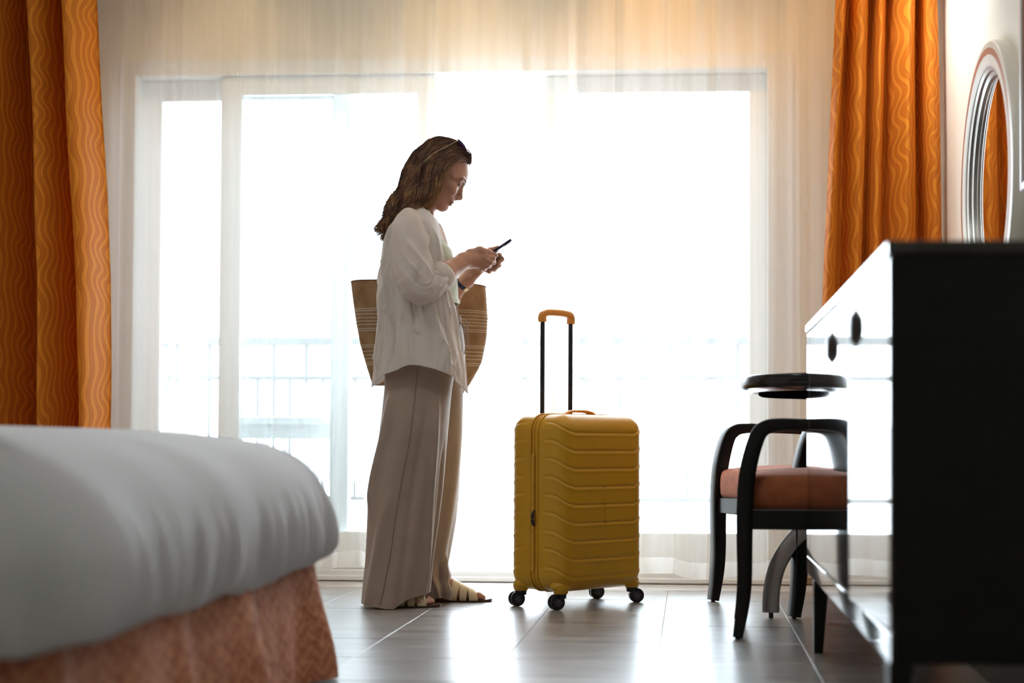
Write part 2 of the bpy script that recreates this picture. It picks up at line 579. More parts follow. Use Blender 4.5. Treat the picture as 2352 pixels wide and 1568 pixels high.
def catmull(pts, n):
    pts = np.asarray(pts, float)
    p = np.vstack([2 * pts[0] - pts[1], pts, 2 * pts[-1] - pts[-2]])
    seg = len(pts) - 1
    t = np.linspace(0, seg - 1e-9, n)
    i = t.astype(int)
    f = (t - i)[:, None]
    a, b, c, d = p[i], p[i + 1], p[i + 2], p[i + 3]
    return 0.5 * ((2 * b) + (-a + c) * f + (2 * a - 5 * b + 4 * c - d) * f ** 2 + (-a + 3 * b - 3 * c + d) * f ** 3)

def rect_sweep(path, wid, thk, side, n_bev=1, round_=0.004):
    """sweep a rounded rectangle; 'side' is the fixed direction of the width"""
    path = np.asarray(path, float)
    t = np.gradient(path, axis=0)
    t /= np.linalg.norm(t, axis=1)[:, None]
    s = np.tile(np.asarray(side, float), (len(path), 1))
    nrm = np.cross(t, s)
    nrm /= np.linalg.norm(nrm, axis=1)[:, None]
    wid = np.broadcast_to(np.asarray(wid, float), (len(path),))
    thk = np.broadcast_to(np.asarray(thk, float), (len(path),))
    r = round_
    prof = []
    for (sx, sy) in ((1, 1), (-1, 1), (-1, -1), (1, -1)):
        a0 = {(1, 1): 0, (-1, 1): PI / 2, (-1, -1): PI, (1, -1): 1.5 * PI}[(sx, sy)]
        for k in range(3):
            a = a0 + k * PI / 4
            prof.append((sx, sy, r * math.cos(a), r * math.sin(a)))
    rings = []
    for (sx, sy, ox, oy) in prof:
        rings.append(path + s * (sx * (wid / 2 - r) + ox)[:, None] + nrm * (sy * (thk / 2 - r) + oy)[:, None])
    P = np.stack(rings, 1)
    me = grid_mesh(P, closed_u=True, cap0=True, cap1=True)
    smooth_by_angle(me, 50)
    return me

def join_meshes(mes):
    bm = bmesh.new()
    for m in mes:
        bm.from_mesh(m)
    return bm_mesh(bm)

def subsurf(o, lv=2):
    md = o.modifiers.new('subdivision', 'SUBSURF')
    md.levels = lv
    md.render_levels = lv
    return o

def solidify(o, t, off=0.0):
    md = o.modifiers.new('thickness', 'SOLIDIFY')
    md.thickness = t
    md.offset = off
    return o

def copy_tree(o, parent=None):
    c = o.copy()
    C.objects.link(c)
    if parent is not None:
        c.parent = parent
    for ch in list(o.children):
        copy_tree(ch, c)
    return c

def tab(x, pts):
    a = np.asarray(pts, float)
    return np.interp(x, a[:, 0], a[:, 1])

def smoothstep(a, b, x):
    t = np.clip((np.asarray(x, float) - a) / (b - a), 0, 1)
    return t * t * (3 - 2 * t)

# ------------------------------------------------------------------ room shell
WX0, WX1, WY0, WY1, CEIL = -2.96, 1.0, -1.6, 6.70, 2.72
floor = struct(obj('floor', bm_mesh(bm_box(bmesh.new(), WX0 - .15, WX1 + .15, WY0 - .15, WY1 + .3, -0.12, -0.004)), M['grout']))
bm = bmesh.new()
bm_box(bm, -0.2055, 0.2055, -0.2085, 0.2085, -0.006, 0.0, 0.0012, 1)
tile_me = bm_mesh(bm)
tile_me.materials.append(M['tile'])
TX, TY = 0.4115, 0.4183
for i in range(-6, 4):
    for j in range(-18, 4):
        cx = -0.0845 + (i - 0.5) * TX
        cy = 5.5355 + (j - 0.5) * TY
        if cy + TY / 2 > WY1 + 0.02 or cy - TY / 2 < WY0 - 0.02 or cx + TX / 2 > WX1 + 0.02 or cx - TX / 2 < WX0 - 0.05:
            continue
        t = obj('tile', tile_me, None, floor)
        t.location = (cx, cy, RNG.uniform(-0.0003, 0.0003))
        t.rotation_euler = (RNG.uniform(-1, 1) * 0.0012, RNG.uniform(-1, 1) * 0.0012, 0)
struct(box('ceiling', WX0 - .15, WX1 + .15, WY0 - .15, WY1 + .15, CEIL, CEIL + 0.12, M['ceiling']))
struct(box('wall_left', WX0 - .15, WX0, WY0 - .15, WY1 + .15, 0, CEIL, M['wall']))
struct(box('wall_right', WX1, WX1 + .15, WY0 - .15, WY1 + .15, 0, CEIL, M['wall']))
struct(box('wall_back', WX0, WX1, WY0 - .15, WY0, 0, CEIL, M['wall']))
OX0, OX1, OZ1 = -2.47, 0.435, 2.238
bm = bmesh.new()
bm_box(bm, WX0, OX0, WY1, WY1 + .2, 0, CEIL)
bm_box(bm, OX1, WX1, WY1, WY1 + .2, 0, CEIL)
bm_box(bm, OX0, OX1, WY1, WY1 + .2, OZ1, CEIL)
struct(obj('wall_front', bm_mesh(bm), M['wall']))
bm = bmesh.new()
bm_box(bm, OX1 + .01, WX1, WY1 - .012, WY1, 0, 0.075, 0.003, 1)
bm_box(bm, WX0, OX0 - .01, WY1 - .012, WY1, 0, 0.075, 0.003, 1)
struct(obj('baseboard_front', bm_mesh(bm), M['skirting']))
struct(box('baseboard_right', WX1 - .012, WX1, WY0, WY1 - .012, 0, 0.075, M['skirting'], None, 0.003, 1))
struct(box('baseboard_left', WX0, WX0 + .012, WY0, WY1 - .012, 0, 0.075, M['skirting'], None, 0.003, 1))

# sliding balcony door: a frame and three leaves, the middle one slid open
win = struct(thing('window_1', 'wide white sliding balcony door with one leaf slid open', 'window', (0, 0, 0)))
del win['category'], win['label']
Z = lambda z: z
bm = bmesh.new()
bm_box(bm, OX0, OX0 + .075, 6.69, 6.86, 0, OZ1, .004, 1)
bm_box(bm, OX1 - .11, OX1, 6.69, 6.86, 0, OZ1, .004, 1)
bm_box(bm, OX0 + .075, OX1 - .11, 6.69, 6.86, OZ1 - .072, OZ1, .004, 1)
bm_box(bm, OX0, OX1, 6.675, 6.88, 0, .045, .004, 1)
bm_box(bm, OX0, OX1, 6.665, 6.70, 0, .022, .004, 1)
obj('outer_frame', bm_mesh(bm), M['frame'], win)
def leaf(x0, x1, y, sl, sr, gt, gb, top, bot):
    w = bpy.data.objects.new('sliding_leaf', None)
    C.objects.link(w)
    w.parent = win
    bm = bmesh.new()
    bm_box(bm, x0, x0 + sl, y - .022, y + .022, bot, top, .005, 1)
    bm_box(bm, x1 - sr, x1, y - .022, y + .022, bot, top, .005, 1)
    bm_box(bm, x0 + sl, x1 - sr, y - .020, y + .020, gt, top, .004, 1)
    bm_box(bm, x0 + sl, x1 - sr, y - .020, y + .020, bot, gb, .004, 1)
    obj('leaf_frame', bm_mesh(bm), M['frame'], w)
    g = obj('pane', bm_mesh(bm_box(bmesh.new(), x0 + sl, x1 - sr, y - .003, y + .003, gb, gt)), M['glass'], w)
    return w
leaf(-2.405, -1.467, 6.80, .097, .085, 2.075, .204, 2.165, .046)
leaf(-2.026, -1.085, 6.735, .092, .085, 2.085, .204, 2.165, .046)
l3 = leaf(-.628, .325, 6.80, .125, .072, 2.09, .204, 2.165, .046)
obj('handle', bm_mesh(bm_box(bmesh.new(), -1.135, -1.115, 6.70, 6.713, .95, 1.15, .004, 1)), M['rail'], win)

# ------------------------------------------------------------------ balcony
struct(box('balcony_floor', -4.2, 2.2, 6.90, 8.35, -0.14, -0.03, M['outdoor']))
rl = thing('balcony_railing', 'grey metal balcony railing with thin upright bars beyond the glass doors', 'railing', (0, 8.1, 0))
box('top_rail', -4.1, 2.1, -.03, .03, 1.085, 1.13, M['rail'], rl, .006, 1)
box('middle_rail', -4.1, 2.1, -.015, .015, .905, .93, M['rail'], rl, .004, 1)
box('lower_rail', -4.1, 2.1, -.015, .015, .285, .31, M['rail'], rl, .004, 1)
bal = bm_mesh(bm_box(bmesh.new(), -.008, .008, -.008, .008, .31, .905))
bal.materials.append(M['rail'])
for k in range(72):
    o = obj('baluster', bal, None, rl)
    o.location = (-4.03 + k * .0855, 0, 0)
up_ = bm_mesh(bm_box(bmesh.new(), -.01, .01, -.01, .01, .93, 1.085))
up_.materials.append(M['rail'])
for k in range(36):
    o = obj('short_post', up_, None, rl)
    o.location = (-4.03 + k * .171, 0, 0)
pst = bm_mesh(bm_box(bmesh.new(), -.02, .02, -.02, .02, -.03, 1.085))
pst.materials.append(M['rail'])
for x in (-4.08, -2.72, -1.05, .42, 2.08):
    o = obj('post', pst, None, rl)
    o.location = (x, 0, 0)

def outdoor_chair(label, loc, rz):
    t = thing('balcony_chair', label, 'chair', loc, rz, 'chairs out on the balcony')
    box('seat', -.24, .24, -.24, .24, .40, .45, M['outchair'], t, .012, 2)
    a = np.linspace(-1.25, 1.25, 17)
    h = np.linspace(.45, .88, 8)
    P = np.zeros((8, 17, 3))
    for i, z in enumerate(h):
        k = 1 - .35 * max(0, (z - .72) / .16) ** 2
        P[i, :, 0] = .26 * np.sin(a * k)
        P[i, :, 1] = .26 * np.cos(a * k) - .02 + .05 * (z - .45)
        P[i, :, 2] = z
    o = obj('backrest', grid_mesh(P), M['outchair'], t, smooth=True)
    solidify(o, .02)
    for sx in (-1, 1):
        for sy in (-1, 1):
            cyl('leg', (sx * .21, sy * .21, .41), (sx * .24, sy * .24, -.03), .016, M['outchair'], t, n=10)
        o = obj('armrest', tube(catmull([(sx * .245, .18, .66), (sx * .26, 0, .655), (sx * .26, -.2, .64), (sx * .25, -.24, .55), (sx * .235, -.22, .43)], 16), .017, 8), M['outchair'], t, smooth=True)
    return t
outdoor_chair('grey rounded balcony chair beyond the leftmost glass door leaf', (-2.62, 7.5, 0), -PI / 2 + .3)
outdoor_chair('grey rounded balcony chair standing behind the balcony table', (-1.72, 7.80, 0), .1)
ot = thing('balcony_table', 'grey square balcony table seen through the sheer curtain', 'table', (-1.72, 7.22, 0))
box('tabletop', -.36, .36, -.3, .3, .665, .70, M['outchair'], ot, .006, 1)
for sx in (-1, 1):
    for sy in (-1, 1):
        box('leg', sx * .31 - .025, sx * .31 + .025, sy * .25 - .025, sy * .25 + .025, -.03, .665, M['outchair'], ot, .004, 1)
box('apron', -.285, .285, -.262, -.240, .60, .665, M['outchair'], ot)

# ------------------------------------------------------------------ curtains
def cloth(name, xfun, yfun, z0fun, z1, nu, nv, mats, hem=0.0, umax=1.0, uscale=2.0):
    """hanging cloth; xfun(u,v) yfun(u,v) with u across, v 0 top..1 bottom"""
    u = np.linspace(0, 1, nu)
    v = np.linspace(0, 1, nv)
    if hem:
        v = np.sort(np.append(v, 1 - hem))
        nv += 1
    U, V = np.meshgrid(u, v)
    X, Y = xfun(U, V), yfun(U, V)
    ZB = z0fun(U)
    Zc = z1 + (ZB - z1) * V
    P = np.stack([X, Y, Zc], -1)
    mid = nv // 2
    arc = np.concatenate([[0], np.cumsum(np.hypot(np.diff(X[mid]), np.diff(Y[mid])))])
    UV = np.stack([np.tile(arc, (nv, 1)), Zc], -1)
    me = grid_mesh(P, uv=UV)
    for m in mats:
        me.materials.append(m)
    if hem:
        mi = np.zeros((nv - 1, nu - 1), int)
        mi[v[:-1] >= 1 - hem - 1e-9] = 1
        me.polygons.foreach_set('material_index', mi.ravel())
    me.shade_smooth()
    return me

def foldnoise(U, freqs, amps, seed):
    r = np.random.default_rng(seed)
    s = np.zeros_like(U)
    for f, a in zip(freqs, amps):
        s = s + a * np.sin(2 * PI * f * U + r.uniform(0, 6.28) + 0.6 * np.sin(2 * PI * f * .37 * U + r.uniform(0, 6.28)))
    return s

def sheer(label, x0, x1, y, n, seed, hemz, edge):
    r = np.random.default_rng(seed)
    xf = lambda U, V: x0 + (x1 - x0) * U + .012 * np.sin(2 * PI * n * U) * V + edge * V * (U < .02)
    yf = lambda U, V: y + foldnoise(U, (n, n * .43, n * 1.7), (.022, .016, .007), seed) * (.75 + .35 * V)
    zf = lambda U: hemz + .012 * foldnoise(U, (n * .2, n * .5), (.8, .5), seed + 5)
    me = cloth('sheer', xf, yf, zf, 2.70, 420, 40, (M['sheer'], M['sheer_hem']), hem=.0245)
    o = obj('sheer_curtain', me)
    return tag(o, label, 'curtain', 'sheer white curtains over the balcony doors')
sheer('white sheer curtain on the woman\'s side of the centre gap, hanging behind her', -2.72, -.475, 6.50, 17, 3, .055, 0)
sheer('white sheer curtain hanging behind the suitcase and armchairs', -.50, .90, 6.435, 11, 9, .050, .03)

def drape(label, xl, xr, y, folds, seed, z0, amp):
    """xl, xr: (v, x) tables of the two edges; folds: list of (u, depth, width)"""
    U1 = np.linspace(0, 1, 300)
    def yf(U, V):
        s = np.zeros_like(U)
        for (c, d, w, dc) in folds:
            s = s + d * np.exp(-((U - c - dc * V) / w) ** 2)
        return y + s * amp + .006 * np.sin(V * 9 + U * 40) + .004 * np.sin(V * 23 + U * 11)
    xf = lambda U, V: tab(V, xl) + (tab(V, xr) - tab(V, xl)) * (U + .012 * np.sin(2 * PI * (3 * U + .8 * V)))
    me = cloth('drape', xf, yf, lambda U: z0 + .01 * np.sin(U * 30), 2.70, 300, 90, (M['drape'],))
    # pattern width follows the real cloth, folds hide about half of it
    o = obj('drape', me)
    return tag(o, label, 'curtain', 'orange drapes at the two sides of the window')
drape('orange wavy-patterned drape with two deep folds beside the bed', [(0, -2.93), (.3, -2.91), (1, -2.88)], [(0, -2.40), (.12, -2.375), (.35, -2.335), (.55, -2.30), (.8, -2.283), (1, -2.28)], 6.11,
      [(.34, -1.0, .10, -.03), (.50, 1.6, .06, -.05), (.64, -1.0, .07, 0), (.76, 1.6, .036, .01), (.89, -.8, .07, 0), (.99, .4, .04, 0)], 1, .03, .15)
drape('orange wavy-patterned drape with many narrow folds in the corner by the mirror', [(0, .585), (.17, .562), (.33, .541), (.53, .519), (1, .49)], [(0, .955), (.3, .966), (.5, .975), (1, .985)], 6.265,
      [(.06, -.6, .05, -.01), (.16, .8, .035, .01), (.26, -.8, .06, 0), (.37, .75, .025, -.035), (.46, -.75, .06, -.05), (.56, .7, .03, -.07), (.70, -.9, .085, -.02), (.835, 1.0, .03, .02), (.93, -.6, .06, .0)], 2, .03, .10)

# curtain-side ceiling spots (the warm glow at the top of the sheers)
for i, (x, e) in enumerate(((-1.95, 3.5), (-.95, 5.5), (-.15, 7.5), (.55, 4))):
    t = thing('ceiling_spotlight', ['recessed ceiling spotlight above the left drape side of the sheers', 'recessed ceiling spotlight above the woman', 'recessed ceiling spotlight above the yellow suitcase', 'recessed ceiling spotlight above the armchairs'][i], 'lamp', (x, 6.13, CEIL), 0, 'recessed spots along the curtains')
    lathe('trim_ring', [(.035, -.001), (.05, -.008), (.055, -.004), (.055, -.0005)], M['tvbezel'], t, 24)
    cyl('lamp_glass', (0, 0, -.003), (0, 0, -.001), .035, M['lamp'], t)
    ld = bpy.data.lights.new('spot_light', 'SPOT')
    ld.energy = e
    ld.color = ((1.0, .66, .28), (1.0, .6, .2), (1.0, .46, .04), (1.0, .46, .04))[i]
    ld.spot_size = math.radians(120)
    ld.spot_blend = .9
    ld.shadow_soft_size = .06
    lo = bpy.data.objects.new('spot_light', ld)
    C.objects.link(lo)
    lo.parent = t
    lo.location = (0, 0, -.03)
    lo.rotation_euler = (math.radians(24), 0, 0)
# added fill lights, unseen in the ceiling, that lift the interior
for i, (x, y, lab) in enumerate(((.15, 4.1, 'added ceiling fill light over the floor between bed and dresser'), (-1.7, 4.6, 'added ceiling fill light over the window end of the bed'), (.15, 1.7, 'added ceiling fill light at the near end of the dresser'), (-1.7, 1.7, 'added ceiling fill light over the near side of the bed'), (.62, 5.85, 'added ceiling fill light over the round table and mirror'))):
    t = thing('ceiling_fill_light', lab, 'lamp', (x, y, CEIL), 0, 'added ceiling fill lights')
    lathe('trim_ring', [(.055, -.001), (.075, -.010), (.082, -.005), (.082, -.0005)], M['tvbezel'], t, 28)
    cyl('lamp_glass', (0, 0, -.003), (0, 0, -.001), .055, M['fill_lamp'], t)
    ld = bpy.data.lights.new('fill_light', 'SPOT')
    ld.energy = (9, 7, 3, 1, 26)[i]
    ld.color = (1.0, .985, .97)
    ld.spot_size = math.radians(150)
    ld.spot_blend = .8
    ld.shadow_soft_size = .10
    lo = bpy.data.objects.new('fill_light', ld)
    C.objects.link(lo)
    lo.parent = t
    lo.location = (0, 0, -.03)
    if i == 4:                       # added fill spot aimed to wash the wall with the mirror
        lo.rotation_euler = (0, math.radians(-38), 0)
        ld.spot_size = math.radians(105)
#PART2
# ------------------------------------------------------------------ bed
bed = thing('bed', 'bed with white comforter and terracotta zigzag valance, foot end towards the dresser', 'bed', (0, 0, 0))
BX0, BX1, BY0, BY1 = -2.93, -0.876, 2.20, 3.935

def rrect(x0, x1, y0, y1, r, n):
    """rounded rectangle outline, n points, arclength-uniform, starts at +x side"""
    pts = []
    for cx, cy, a0 in ((x1 - r, y1 - r, 0), (x0 + r, y1 - r, PI / 2), (x0 + r, y0 + r, PI), (x1 - r, y0 + r, 1.5 * PI)):
        for k in range(13):
            a = a0 + k / 12 * PI / 2
            pts.append((cx + r * math.cos(a), cy + r * math.sin(a)))
    pts.append(pts[0])
    p = np.array(pts)
    d = np.concatenate([[0], np.cumsum(np.hypot(*np.diff(p, axis=0).T))])
    s = np.linspace(0, d[-1], n, endpoint=False)
    q = np.stack([np.interp(s, d, p[:, 0]), np.interp(s, d, p[:, 1])], 1)
    tg = np.roll(q, -1, 0) - np.roll(q, 1, 0)
    tg /= np.linalg.norm(tg, axis=1)[:, None]
    nrm = np.stack([tg[:, 1], -tg[:, 0]], 1)
    return q, nrm, s

q, nrm, arc = rrect(BX0, BX1, BY0, BY1, .15, 520)
prof = catmull([(.05, .275), (.022, .285), (.004, .33), (-.002, .385), (.006, .44), (.032, .495), (.078, .540), (.13, .566), (.19, .5825), (.32, .601), (.5, .612), (.7, .618), (.88, .62)], 46)
rows = []
cen = np.array([(BX0 + BX1) / 2, (BY0 + BY1) / 2])
wr = foldnoise(arc / arc[-1], (31, 47, 83, 121), (.6, .8, .7, .45), 4)
wr2 = foldnoise(arc / arc[-1], (6, 11, 17), (.8, .8, .5), 8)
nearc = np.exp(-((arc - arc[np.argmin(np.hypot(q[:, 0] - BX1, q[:, 1] - BY0))]) / .22) ** 2)
for (d, z) in prof:
    k = smoothstep(.50, .30, z)
    off = -d + k * (.0105 * wr + .011 * wr2) + .006 * wr2 * smoothstep(.60, .5, z) + .05 * nearc * smoothstep(.6, .4, z)
    half = np.array([(BX1 - BX0) / 2, (BY1 - BY0) / 2])
    if d < .13:
        p = q + nrm * off[:, None]
    else:
        p = q + nrm * (-.13 + .006 * wr2 * smoothstep(.60, .5, z))[:, None]
        lim = half - d
        sc_ = (half - d) / (half - .13)
        p = cen + (p - cen) * np.maximum(sc_, 0.01)
    zz = z + k * (.012 * wr2 + .004 * wr) * smoothstep(.34, .28, z) + .004 * wr2 * (1 - smoothstep(.2, .6, d))
    rows.append(np.column_stack([p, np.broadcast_to(zz, (len(p),))]))
o = obj('comforter', grid_mesh(np.array(rows), closed_u=True, cap1=True), M['linen'], bed, smooth=True)

q, nrm, arc = rrect(BX0 + .03, BX1 - .018, BY0 + .03, BY1 - .02, .05, 900)
wav = foldnoise(arc / arc[-1], (13, 22, 37), (1.1, .9, .5), 12)
rows, uvs = [], []
for z in np.linspace(.335, .008, 24):
    k = smoothstep(.32, .0, z)
    off = -.036 + .036 * k + (.004 + .013 * k) * wav
    p = q + nrm * off[:, None]
    rows.append(np.column_stack([p, np.full(len(p), z)]))
    uvs.append(np.column_stack([arc, np.full(len(p), z)]))
o = obj('valance', grid_mesh(np.array(rows), closed_u=True, uv=np.array(uvs)), M['skirt'], bed, smooth=True)
box('bed_base', BX0 + .06, BX1 - .06, BY0 + .07, BY1 - .06, .06, .30, M['bedbase'], bed, .01, 1)
for sx in (BX0 + .15, BX1 - .15):
    for sy in (BY0 + .15, BY1 - .15):
        cyl('foot', (sx, sy, 0), (sx, sy, .07), .025, M['blackplastic'], bed, n=12)
box('headboard', BX0 - .025, BX0 + .01, BY0 - .05, BY1 + .05, .0, 1.15, M['darkwood'], bed, .01, 1)

# ------------------------------------------------------------------ dresser
DX0, DX1, DY0, DY1, DZ0, DZ1 = .346, .984, 2.785, 4.735, .203, .936
dr = thing('dresser', 'long glossy black dresser with round knobs on tapered legs along the wall', 'dresser', (0, 0, 0))
box('carcass', DX0 + .004, DX1, DY0, DY1, DZ0, DZ1 - .024, M['carcass'], dr, .003, 1)
bm = bmesh.new()
bm_box(bm, DX0 - .004, DX1, DY0 - .003, DY1 + .003, DZ1 - .024, DZ1, .0035, 2)
obj('top_board', bm_mesh(bm), M['lacquer'], dr)
box('front_rail', DX0, DX0 + .012, DY0 + .001, DY1 - .001, DZ0, DZ0 + .052, M['lacquer'], dr, .003, 2)
box('end_stile', DX0, DX0 + .012, DY1 - .10, DY1 - .001, DZ0 + .054, DZ1 - .026, M['lacquer'], dr, .003, 2)
for y0, y1, yk, ajar in ((DY0 + .002, 3.362, 3.25, .022), (3.368, DY1 - .104, 3.90, 0)):
    # each door swings on its near edge; the near one stands a finger's width open
    d = box('door', 0, .014, 0, y1 - y0, DZ0 + .056, DZ1 - .028, M['lacquer'], dr, .003, 2)
    d.location = (DX0, y0, 0)
    d.rotation_euler = (0, 0, ajar)
    lathe('knob', [(.041, .0), (.041, .0015), (.026, .0125), (.022, .014), (.0, .014)], M['knob'], d, 32, (.001, yk - y0, .818), (0, -PI / 2, 0))
for (lx, ly, sx) in ((DX0, 4.47, 1), (DX0, 2.80, 1), (DX1 - .002, 4.47, -1), (DX1 - .002, 2.80, -1)):
    bm = bmesh.new()
    bm_box(bm, 0, .042, 0, .05, 0, DZ0)
    for v in bm.verts:
        if v.co.z < .01:
            v.co.x *= .62
            v.co.y = .025 + (v.co.y - .025) * .62
    bmesh.ops.bevel(bm, geom=bm.edges[:], offset=.002, segments=1, affect='EDGES')
    if sx < 0:
        bmesh.ops.scale(bm, vec=(-1, 1, 1), verts=bm.verts[:])
    l = obj('leg', bm_mesh(bm), M['darkwood'], dr)
    l.location = (lx, ly, 0)

# ------------------------------------------------------------------ round wall mirror
mr = thing('wall_mirror', 'round ivory framed wall mirror with russet inlay ring above the dresser end', 'mirror', (WX1, 5.24, 1.43), 0)
R_ = (0, -PI / 2, 0)
lathe('frame', [(.462, .0), (.462, .034), (.456, .042), (.438, .0445), (.438, .0435), (.416, .0435), (.416, .0445), (.384, .0425), (.377, .038), (.377, .0)], M['mframe'], mr, 96, rot=R_)
lathe('inlay_ring', [(.4375, .0438), (.4375, .0446), (.4165, .0446), (.4165, .0438)], M['mstripe'], mr, 96, rot=R_)
lathe('bevel_ring', [(.3775, .036), (.366, .030), (.364, .022), (.352, .016), (.350, .006)], M['mbevel'], mr, 96, rot=R_)
lathe('mirror_glass', [(.352, .010), (.20, .010), (.001, .010)], M['mirror'], mr, 96, rot=R_)

# ------------------------------------------------------------------ wall television
tv = thing('wall_television', 'flat television with silver bezel hung on the wall over the dresser', 'television', (WX1, 4.13, 1.67))
box('housing', -.034, -.002, -.565, .565, -.345, .345, M['blackplastic'], tv, .004, 1)
bm = bmesh.new()
for a in ((-.57, -.545, -.35, .35), (.545, .57, -.35, .35), (-.545, .545, -.35, -.325), (-.545, .545, .325, .35)):
    bm_box(bm, -.040, -.020, a[0], a[1], a[2], a[3], .003, 1)
obj('bezel', bm_mesh(bm), M['tvbezel'], tv)
box('screen', -.0365, -.033, -.546, .546, -.326, .326, M['tvscreen'], tv)

# ------------------------------------------------------------------ round table
tb = thing('round_table', 'round black table with steel curved legs between the armchairs and the window', 'table', (.56, 5.305, 0))
lathe('tabletop', [(.0, .806), (.388, .806), (.396, .804), (.401, .797), (.401, .770), (.397, .763), (.362, .752), (.345, .752), (.0, .752)], M['tablelacquer'], tb, 96)
lathe('underframe', [(.0, .740), (.322, .740), (.332, .745), (.332, .753)], M['matte'], tb, 64)
cyl('column', (0, 0, .40), (0, 0, .735), .028, M['steel'], tb, n=24)
a0 = math.atan2(5.398 - 5.305, .272 - .565)
for k in range(3):
    a = a0 + k * 2 * PI / 3
    pth = catmull([(.300, .018), (.300, .06), (.294, .115), (.277, .175), (.245, .232), (.200, .285), (.135, .345), (.07, .405), (.03, .46)], 30)
    P3 = [(r * math.cos(a), r * math.sin(a), z) for r, z in pth]
    lg = obj('leg', rect_sweep(P3, .024, .054, (-math.sin(a), math.cos(a), 0), round_=.002), M['steel'], tb)
    cyl('glide', (.30 * math.cos(a), .30 * math.sin(a), 0), (.30 * math.cos(a), .30 * math.sin(a), .019), .008, M['blackplastic'], lg, n=12)

# ------------------------------------------------------------------ armchairs
def armchair(label, loc, rz, w):
    """local: faces +x, front legs at x=0, leg centres at y=+-w/2"""
    t = thing('armchair', label, 'chair', loc, rz, 'black framed armchairs with rust seats')
    hw = w / 2
    side = (0, 1, 0)
    for sy in (1, -1):
        P = catmull([(.020, sy * hw, 0.006), (.007, sy * hw, .09), (0, sy * hw, .178), (0, sy * hw, .30), (-.001, sy * hw, .40), (-.010, sy * hw, .504), (-.036, sy * hw, .600), (-.062, sy * hw, .632), (-.105, sy * hw, .6415), (-.18, sy * hw, .642), (-.33, sy * hw, .638), (-.49, sy * hw, .630)], 56)
        zz = P[:, 2]
        s = np.linspace(0, 1, 56)
        th = tab(s, [(0, .030), (.12, .042), (.3, .049), (.45, .050), (.6, .046), (.72, .038), (.8, .033), (1, .032)])
        f = obj('front_leg_and_arm', rect_sweep(P, .046, th, side, round_=.004), M['darkwood'], t)
        cyl('glide', (.020, sy * hw, 0), (.020, sy * hw, .008), .008, M['blackplastic'], f, n=10)
        P = catmull([(-.575, sy * (hw - .055), .006), (-.535, sy * (hw - .055), .16), (-.515, sy * (hw - .055), .34), (-.515, sy * (hw - .055), .5), (-.545, sy * (hw - .055), .70), (-.57, sy * (hw - .055), .80)], 30)
        f = obj('rear_leg', rect_sweep(P, .042, .042, side, round_=.004), M['darkwood'], t)
        cyl('glide', (-.575, sy * (hw - .055), 0), (-.575, sy * (hw - .055), .008), .008, M['blackplastic'], f, n=10)
        box('side_rail', -.505, -.015, sy * hw - .014 + sy * .006, sy * hw + .014 + sy * .006, .328, .388, M['darkwood'], t, .003, 1)
    box('front_rail', -.016, .012, -hw + .02, hw - .02, .328, .386, M['darkwood'], t, .003, 1)
    box('rear_rail', -.52, -.495, -hw + .02, hw - .02, .328, .386, M['darkwood'], t, .003, 1)
    # cushion
    n = 26
    g = np.linspace(-1, 1, n)
    X, Y = np.meshgrid(g, g, indexing='ij')
    def cush(zsign):
        e = np.maximum(np.abs(X), np.abs(Y))
        return e
    q, nr, ar = rrect(-.505, .010, -hw + .012, hw - .012, .035, 120)
    prof = [(.03, .384), (.006, .388), (.0, .40), (-.002, .43), (.0, .462), (.005, .478), (.012, .4855), (.03, .492), (.09, .502), (.15, .507), (.2, .509)]
    rows = []
    cen = np.array([-.2475, 0.])
    half = np.array([.2575, hw - .012])
    for d, z in prof:
        if d < .03:
            p = q - nr * d
        else:
            p = cen + (q - nr * .03 - cen) * ((half - d) / (half - .03))
        rows.append(np.column_stack([p, np.full(len(p), z)]))
    o = obj('seat_cushion', grid_mesh(np.array(rows), closed_u=True, cap0=True, cap1=True), M['rust'], t, smooth=True)
    # piping on the cushion edge
    zz = np.full((len(q), 1), .4845)
    pp = np.hstack([q - nr * .009, zz])
    # back
    box('back_cushion', -.555, -.500, -hw + .045, hw - .045, .47, .80, M['rust'], t, .02, 3)
    P = catmull([(-.572, -hw + .05, .785), (-.59, -hw * .5, .81), (-.60, 0, .815), (-.59, hw * .5, .81), (-.572, hw - .05, .785)], 24)
    obj('top_rail', rect_sweep(P, .04, .045, (0, 0, 1), round_=.006), M['darkwood'], t)
    return t
# near chair: faces the bed (-X)
armchair('black armchair with rust seat, the one pushed against the dresser end', (.174, 4.795 + .252, 0), PI - .036, .50)
L1, L3 = np.array([.106, 5.93]), np.array([.368, 5.385])
mid = (L1 + L3) / 2
dirv = L3 - L1
ang = math.atan2(dirv[1], dirv[0]) - PI / 2      # local +y or -y along the front edge
armchair('black armchair with rust seat, turned beside the window behind the other chair', (mid[0], mid[1], 0), ang, float(np.linalg.norm(dirv)))

